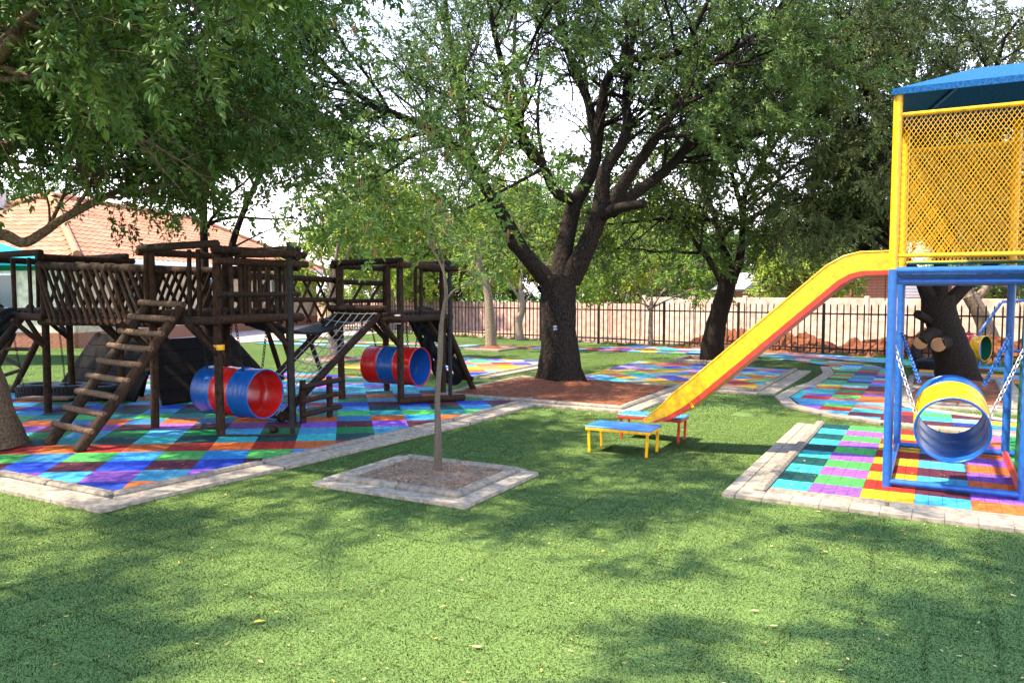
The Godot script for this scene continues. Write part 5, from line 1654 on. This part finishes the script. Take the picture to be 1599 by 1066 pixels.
func wall_box(o, called, a, b, h0, h1, thick, m):
	var d = b - a
	var mb = MB.new()
	mb.box((a + b) / 2 + Vector3(0, (h0 + h1) / 2, 0), Vector3(d.length(), h1 - h0, thick), Basis(Vector3.UP, atan2(-d.z, d.x)))
	return part(o, called, mb, m)
func tile_face(o, A, B, C, D, limit):
	# roof tiles on the plane A (eave start), B (eave end), C (ridge end), D (ridge start)
	var up = ((C + D) / 2 - (A + B) / 2)
	var nrm = (B - A).cross(D - A).normalized()
	if nrm.y < 0: nrm = -nrm
	var ex = (B - A).normalized()
	var ey = nrm.cross(ex).normalized()
	if ey.y < 0: ey = -ey
	var H = up.dot(ey)
	var mb = MB.new()
	# one interlocking tile, 0.30 wide, 0.36 deep, with a rolled side
	var N = 6
	for k in N:
		var f = func(x): return 0.018 + 0.030 * pow(max(0.0, sin(PI * clamp((x - 0.05) / 0.55, 0, 1))), 1.0)
		var x0 = float(k) / N
		var x1 = float(k + 1) / N
		var a = Vector3(x0 * 0.3, 0, f.call(x0))
		var b = Vector3(x1 * 0.3, 0, f.call(x1))
		mb.quad(a, a + Vector3(0, 0.38, -0.02), b + Vector3(0, 0.38, -0.02), b)
		mb.quad(a, b, b + Vector3(0, 0, -0.03), a + Vector3(0, 0, -0.03))
	var meshes = []
	for m in M.roof_tile:
		var c = MB.new()
		c.v = mb.v.duplicate(); c.n = mb.n.duplicate(); c.i = mb.i.duplicate()
		meshes.append(c.mesh(m))
	var bs = Basis(ex, ey, nrm)
	var list = []
	var rows = int(H / 0.33)
	for r in rows:
		var t = (r + 0.5) / rows
		var xa = lerp(0.0, (D - A).dot(ex), t)
		var xb = lerp((B - A).dot(ex), (C - A).dot(ex), t)
		var x = ceil(xa / 0.3) * 0.3
		while x < xb - 0.2:
			list.append(A + ex * x + ey * (r * H / rows) + nrm * 0.02)
			x += 0.3
	list.sort_custom(func(p, q): return p.length_squared() < q.length_squared())
	var rest = [[], [], []]
	for k in list.size():
		var w = rng.randi() % 3
		if k < limit: piece(o, "roof_tile", meshes[w], Transform3D(bs, list[k]))
		else: rest[w].append(Transform3D(bs, list[k] - base_of(o)))
	for w in 3:
		if rest[w].size(): many(o, "far_roof_tiles", meshes[w], rest[w])
func build_house():
	var K = at(122, 455, 22.2)      # corner towards the court
	K.y = 0
	var R = at(512, 455, 40.0)
	R.y = 0
	var side = (R - K).normalized()
	var across = side.cross(Vector3.UP).normalized()
	if across.x > 0: across = -across
	var o = thing("tile_roofed_house", K, "cream house with orange tile roof, white gutter and downpipe beyond the log frame", "house")
	var H = 2.62
	var wd = 9.0
	var K2 = K + across * wd
	var R2 = R + across * wd
	# walls with a brick plinth
	var in_s = side * 0.5
	var in_a = across * 0.5
	wall_box(o, "wall", K + in_a + in_s, R + in_a - in_s, 0.45, H, 0.22, M.render_tan)
	wall_box(o, "brick_plinth", K + in_a + in_s, R + in_a - in_s, 0.0, 0.45, 0.26, M.brick)
	wall_box(o, "wall", K + in_a + in_s, K2 - in_a + in_s, 0.45, H, 0.22, M.render_cream)
	wall_box(o, "brick_plinth", K + in_a + in_s, K2 - in_a + in_s, 0.0, 0.45, 0.26, M.brick)
	wall_box(o, "wall", K2 - in_a + in_s, R2 - in_a - in_s, 0.0, H, 0.22, M.render_cream)
	wall_box(o, "wall", R + in_a - in_s, R2 - in_a - in_s, 0.0, H, 0.22, M.render_cream)
	# windows on both faces
	for q in [[0, 0.30], [0, 0.62], [1, 0.16], [1, 0.42], [1, 0.7]]:
		var f0 = K + in_a + in_s
		var f1 = (K2 - in_a + in_s) if q[0] == 0 else (R + in_a - in_s)
		var c = f0.lerp(f1, q[1])
		var d = (f1 - f0).normalized()
		var out = -side if q[0] == 0 else -across
		var bs = Basis(Vector3.UP, atan2(-d.z, d.x))
		var wn = Node3D.new()
		wn.name = "window"
		o.add_child(wn, true)
		var mb = MB.new()
		mb.box(c + out * 0.13 + Vector3(0, 1.65, 0), Vector3(1.1, 1.0, 0.04), bs)
		part(wn, "pane", mb, M.glass)
		for s in [-0.55, 0.0, 0.55]:
			mb = MB.new()
			mb.box(c + out * 0.15 + d * s + Vector3(0, 1.65, 0), Vector3(0.06, 1.06, 0.06), bs)
			part(wn, "frame", mb, M.white)
		for s in [-0.5, 0.5]:
			mb = MB.new()
			mb.box(c + out * 0.152 + Vector3(0, 1.65 + s, 0), Vector3(1.16, 0.06, 0.062), bs)
			part(wn, "frame", mb, M.white)
		mb = MB.new()
		mb.box(c + out * 0.2 + Vector3(0, 1.1, 0), Vector3(1.3, 0.07, 0.2), bs)
		part(wn, "sill", mb, M.render_cream)
	# hipped roof
	var rise = 2.3
	var e0 = K + Vector3(0, H + 0.02, 0)
	var e1 = R + Vector3(0, H + 0.02, 0)
	var e2 = R2 + Vector3(0, H + 0.02, 0)
	var e3 = K2 + Vector3(0, H + 0.02, 0)
	var rd0 = K + across * wd / 2 + side * wd / 2 + Vector3(0, H + rise, 0)
	var rd1 = R + across * wd / 2 - side * wd / 2 + Vector3(0, H + rise, 0)
	var rf = Node3D.new()
	rf.name = "roof"
	o.add_child(rf, true)
	var mbr = MB.new()
	mbr.quad(e0, e1, rd1, rd0); mbr.quad(e2, e3, rd0, rd1); mbr.tri(e3, e0, rd0); mbr.tri(e1, e2, rd1)
	part(rf, "roof_deck", mbr, M.roof_tile[1])
	var so = MB.new()
	so.quad(e0 - Vector3(0, 0.03, 0), e3 - Vector3(0, 0.03, 0), e2 - Vector3(0, 0.03, 0), e1 - Vector3(0, 0.03, 0))
	part(rf, "soffit", so, M.white)
	tile_face(rf, e0, e1, rd1, rd0, 300)
	tile_face(rf, e3, e0, rd0, rd0, 0)
	for q in [[e0, rd0], [e1, rd1], [e3, rd0], [rd0, rd1]]:
		var mb = MB.new()
		mb.tube([q[0] + Vector3(0, 0.06, 0), q[1] + Vector3(0, 0.07, 0)], [0.12, 0.12], 8)
		part(rf, "ridge_cap", mb, M.roof_tile[0])
	for q in [[e0, e1], [e3, e0]]:
		var mb = MB.new()
		var d = q[1] - q[0]
		mb.box((q[0] + q[1]) / 2 + Vector3(0, -0.06, 0), Vector3(d.length(), 0.16, 0.12), Basis(Vector3.UP, atan2(-d.z, d.x)), 0.02)
		part(o, "gutter", mb, M.white)
	var dp = MB.new()
	var pp = K + in_a + in_s + side * 1.6 - across * 0.2
	dp.tube([pp + Vector3(0, H, 0), pp + Vector3(0, 0.35, 0), pp + Vector3(0, 0.2, 0) + side * 0.1, pp + Vector3(0, 0.16, 0) + side * 0.3], [0.055, 0.055, 0.055, 0.055], 8)
	part(o, "downpipe", dp, M.white)
	var chm = MB.new()
	var cc = rd0.lerp(e3, 0.25) + Vector3(0, 0.3, 0)
	chm.box(cc, Vector3(0.5, 0.7, 0.4), Basis(Vector3.UP, 0.4), 0.02)
	part(rf, "chimney", chm, M.roof_pale)
	# teal shade sail on poles
	var s = thing("shade_sail", at(-40, 455, 19.5) * Vector3(1, 0, 1), "teal fabric shade sail stretched in front of the house", "shade sail")
	var c0 = at(-90, 352, 19.0)
	var pts = [at(105, 412, 19.5), at(-190, 415, 20.5), at(-200, 398, 17.0), at(60, 404, 17.2)]
	var sm = MB.new()
	for k in 4:
		sm.tri(pts[k], pts[(k + 1) % 4], c0)
		sm.quad(pts[k], pts[(k + 1) % 4], pts[(k + 1) % 4] - Vector3(0, 0.16, 0), pts[k] - Vector3(0, 0.16, 0))
	part(s, "fabric", sm, M.sail)
	var g = c0
	g.y = 0
	rod_part(s, "pole", g, c0, 0.05, M.steel_dark)

	# cottage and brick house beyond the wall on the right
	var cx = at(1235, 455, 36.0)
	cx.y = 0
	var rgt = cam_basis.x
	rgt.y = 0
	rgt = rgt.normalized()
	var fwd = Vector3.UP.cross(rgt).normalized()
	var q2 = thing("pale_roofed_cottage", cx, "cream gabled cottage with pale roof beyond the pale wall", "house")
	var gm = MB.new()
	var gl = cx - rgt * 0.9
	var gr2 = cx + rgt * 2.6
	var gab = [gl, gr2, gr2 + Vector3(0, 1.9, 0), gl.lerp(gr2, 0.5) + Vector3(0, 2.95, 0), gl + Vector3(0, 1.9, 0)]
	gm.quad(gab[0], gab[1], gab[2], gab[4]); gm.tri(gab[4], gab[2], gab[3])
	var bk = fwd * 6.0
	gm.quad(gab[0], gab[4], gab[4] + bk, gab[0] + bk); gm.quad(gab[1], gab[1] + bk, gab[2] + bk, gab[2])
	part(q2, "wall", gm, M.render_tan)
	for w in [0.3, 0.45, 0.6]:
		var wb = MB.new()
		wb.box(gl.lerp(gr2, w + 0.05) + Vector3(0, 1.5, 0) - fwd * 0.03, Vector3(0.36, 0.5, 0.05), Basis(Vector3.UP, deg_to_rad(28.5)))
		part(q2, "window", wb, M.white)
	for sgn in [0, 1]:
		var rm = MB.new()
		var ev = (gab[4] if sgn == 0 else gab[2]) + (gab[4] - gab[3]) * 0.22 * (1 if sgn == 0 else 0) + (gab[2] - gab[3]) * 0.22 * sgn
		var f = -fwd * 0.35
		rm.quad(ev + f, gab[3] + f + Vector3(0, 0.05, 0), gab[3] + bk + Vector3(0, 0.05, 0), ev + bk)
		rm.quad(ev + f, gab[3] + f + Vector3(0, 0.05, 0), gab[3] + f - Vector3(0, 0.1, 0), ev + f - Vector3(0, 0.15, 0))
		part(q2, "roof_slope", rm, M.roof_pale)
	# lower side roof to the left of the gable
	var lr = MB.new()
	lr.quad(gl - rgt * 1.3 + Vector3(0, 1.75, 0) - fwd * 0.2, gl + Vector3(0, 2.6, 0) + fwd * 0.6, gl + Vector3(0, 2.6, 0) + bk, gl - rgt * 1.3 + Vector3(0, 1.75, 0) + bk)
	part(q2, "side_roof", lr, M.roof_pale)
	var bh = at(1385, 455, 34.0)
	bh.y = 0
	var b2 = thing("brick_house", bh, "orange brick house with pale tile roof beyond the pale wall", "house")
	wall_box(b2, "wall", bh - rgt * 1.6, bh + rgt * 7.0, 0.0, 2.5, 0.25, M.brick)
	wall_box(b2, "wall", bh - rgt * 1.6 + fwd * 3, bh - rgt * 1.6, 0.0, 2.5, 0.25, M.brick)
	var br = MB.new()
	br.quad(bh - rgt * 2.0 + Vector3(0, 2.45, 0) - fwd * 0.4, bh + rgt * 7.4 + Vector3(0, 2.45, 0) - fwd * 0.4, bh + rgt * 5.0 + Vector3(0, 4.0, 0) + fwd * 3.2, bh + rgt * 0.4 + Vector3(0, 4.0, 0) + fwd * 3.2)
	br.tri(bh - rgt * 2.0 + Vector3(0, 2.45, 0) - fwd * 0.4, bh + rgt * 0.4 + Vector3(0, 4.0, 0) + fwd * 3.2, bh - rgt * 2.0 + Vector3(0, 2.45, 0) + fwd * 6.5)
	part(b2, "roof", br, M.roof_pale)
	for w in [1.2, 3.2]:
		var wb = MB.new()
		wb.box(bh + rgt * w + Vector3(0, 1.75, 0) - fwd * 0.14, Vector3(0.9, 0.7, 0.06), Basis(Vector3.UP, deg_to_rad(28.5)))
		part(b2, "window", wb, M.white)

# ---------------------------------------------------------------- scene
func _ready():
	var cam = Camera3D.new()
	add_child(cam)
	cam.position = Vector3(0, EYE, 0)
	cam.basis = cam_basis
	cam.fov = 47.03
	cam.far = 600.0
	cam.current = true
	var sky = ProceduralSkyMaterial.new()
	sky.sky_top_color = Color(0.54, 0.67, 0.88)
	sky.sky_horizon_color = Color(1.0, 0.97, 0.94)
	sky.sky_curve = 0.22
	sky.ground_bottom_color = Color(0.25, 0.25, 0.2)
	sky.ground_horizon_color = Color(0.6, 0.62, 0.6)
	sky.energy_multiplier = 1.5
	var env = Environment.new()
	env.background_mode = Environment.BG_SKY
	env.sky = Sky.new()
	env.sky.sky_material = sky
	env.tonemap_mode = Environment.TONE_MAPPER_LINEAR
	env.tonemap_exposure = 3.55
	env.sdfgi_enabled = true
	env.ssao_enabled = true
	env.ssil_enabled = true
	var we = WorldEnvironment.new()
	we.environment = env
	add_child(we)
	var sun = DirectionalLight3D.new()
	add_child(sun)
	# light falls from the left and slightly from behind the camera
	var dir = Basis(Vector3.UP, deg_to_rad(28.5)) * Vector3(0.62, -1.0, -0.14)
	sun.look_at_from_position(Vector3.ZERO, dir, Vector3.UP)
	sun.light_energy = 1.5
	sun.light_color = Color(1.0, 0.94, 0.84)
	sun.light_angular_distance = 1.0
	sun.shadow_enabled = true
	rng.seed = 11
	make_materials()
	M.bench_blue = mat(Color8(40, 130, 205), 0.35, tex_cache["wear"], 1.0)
	M.bench_worn = mat(Color8(60, 140, 190), 0.4, noise_tex("scuff", 0.03, 0.2, 1.5), 3.0)
	build_ground()
	build_beds()
	build_fence()
	build_house()
	build_trees()
	rng.seed = 12
	build_log_frame()
	build_steel_tower()
	build_far_frame()
	build_turf()
	build_fallen_leaves()
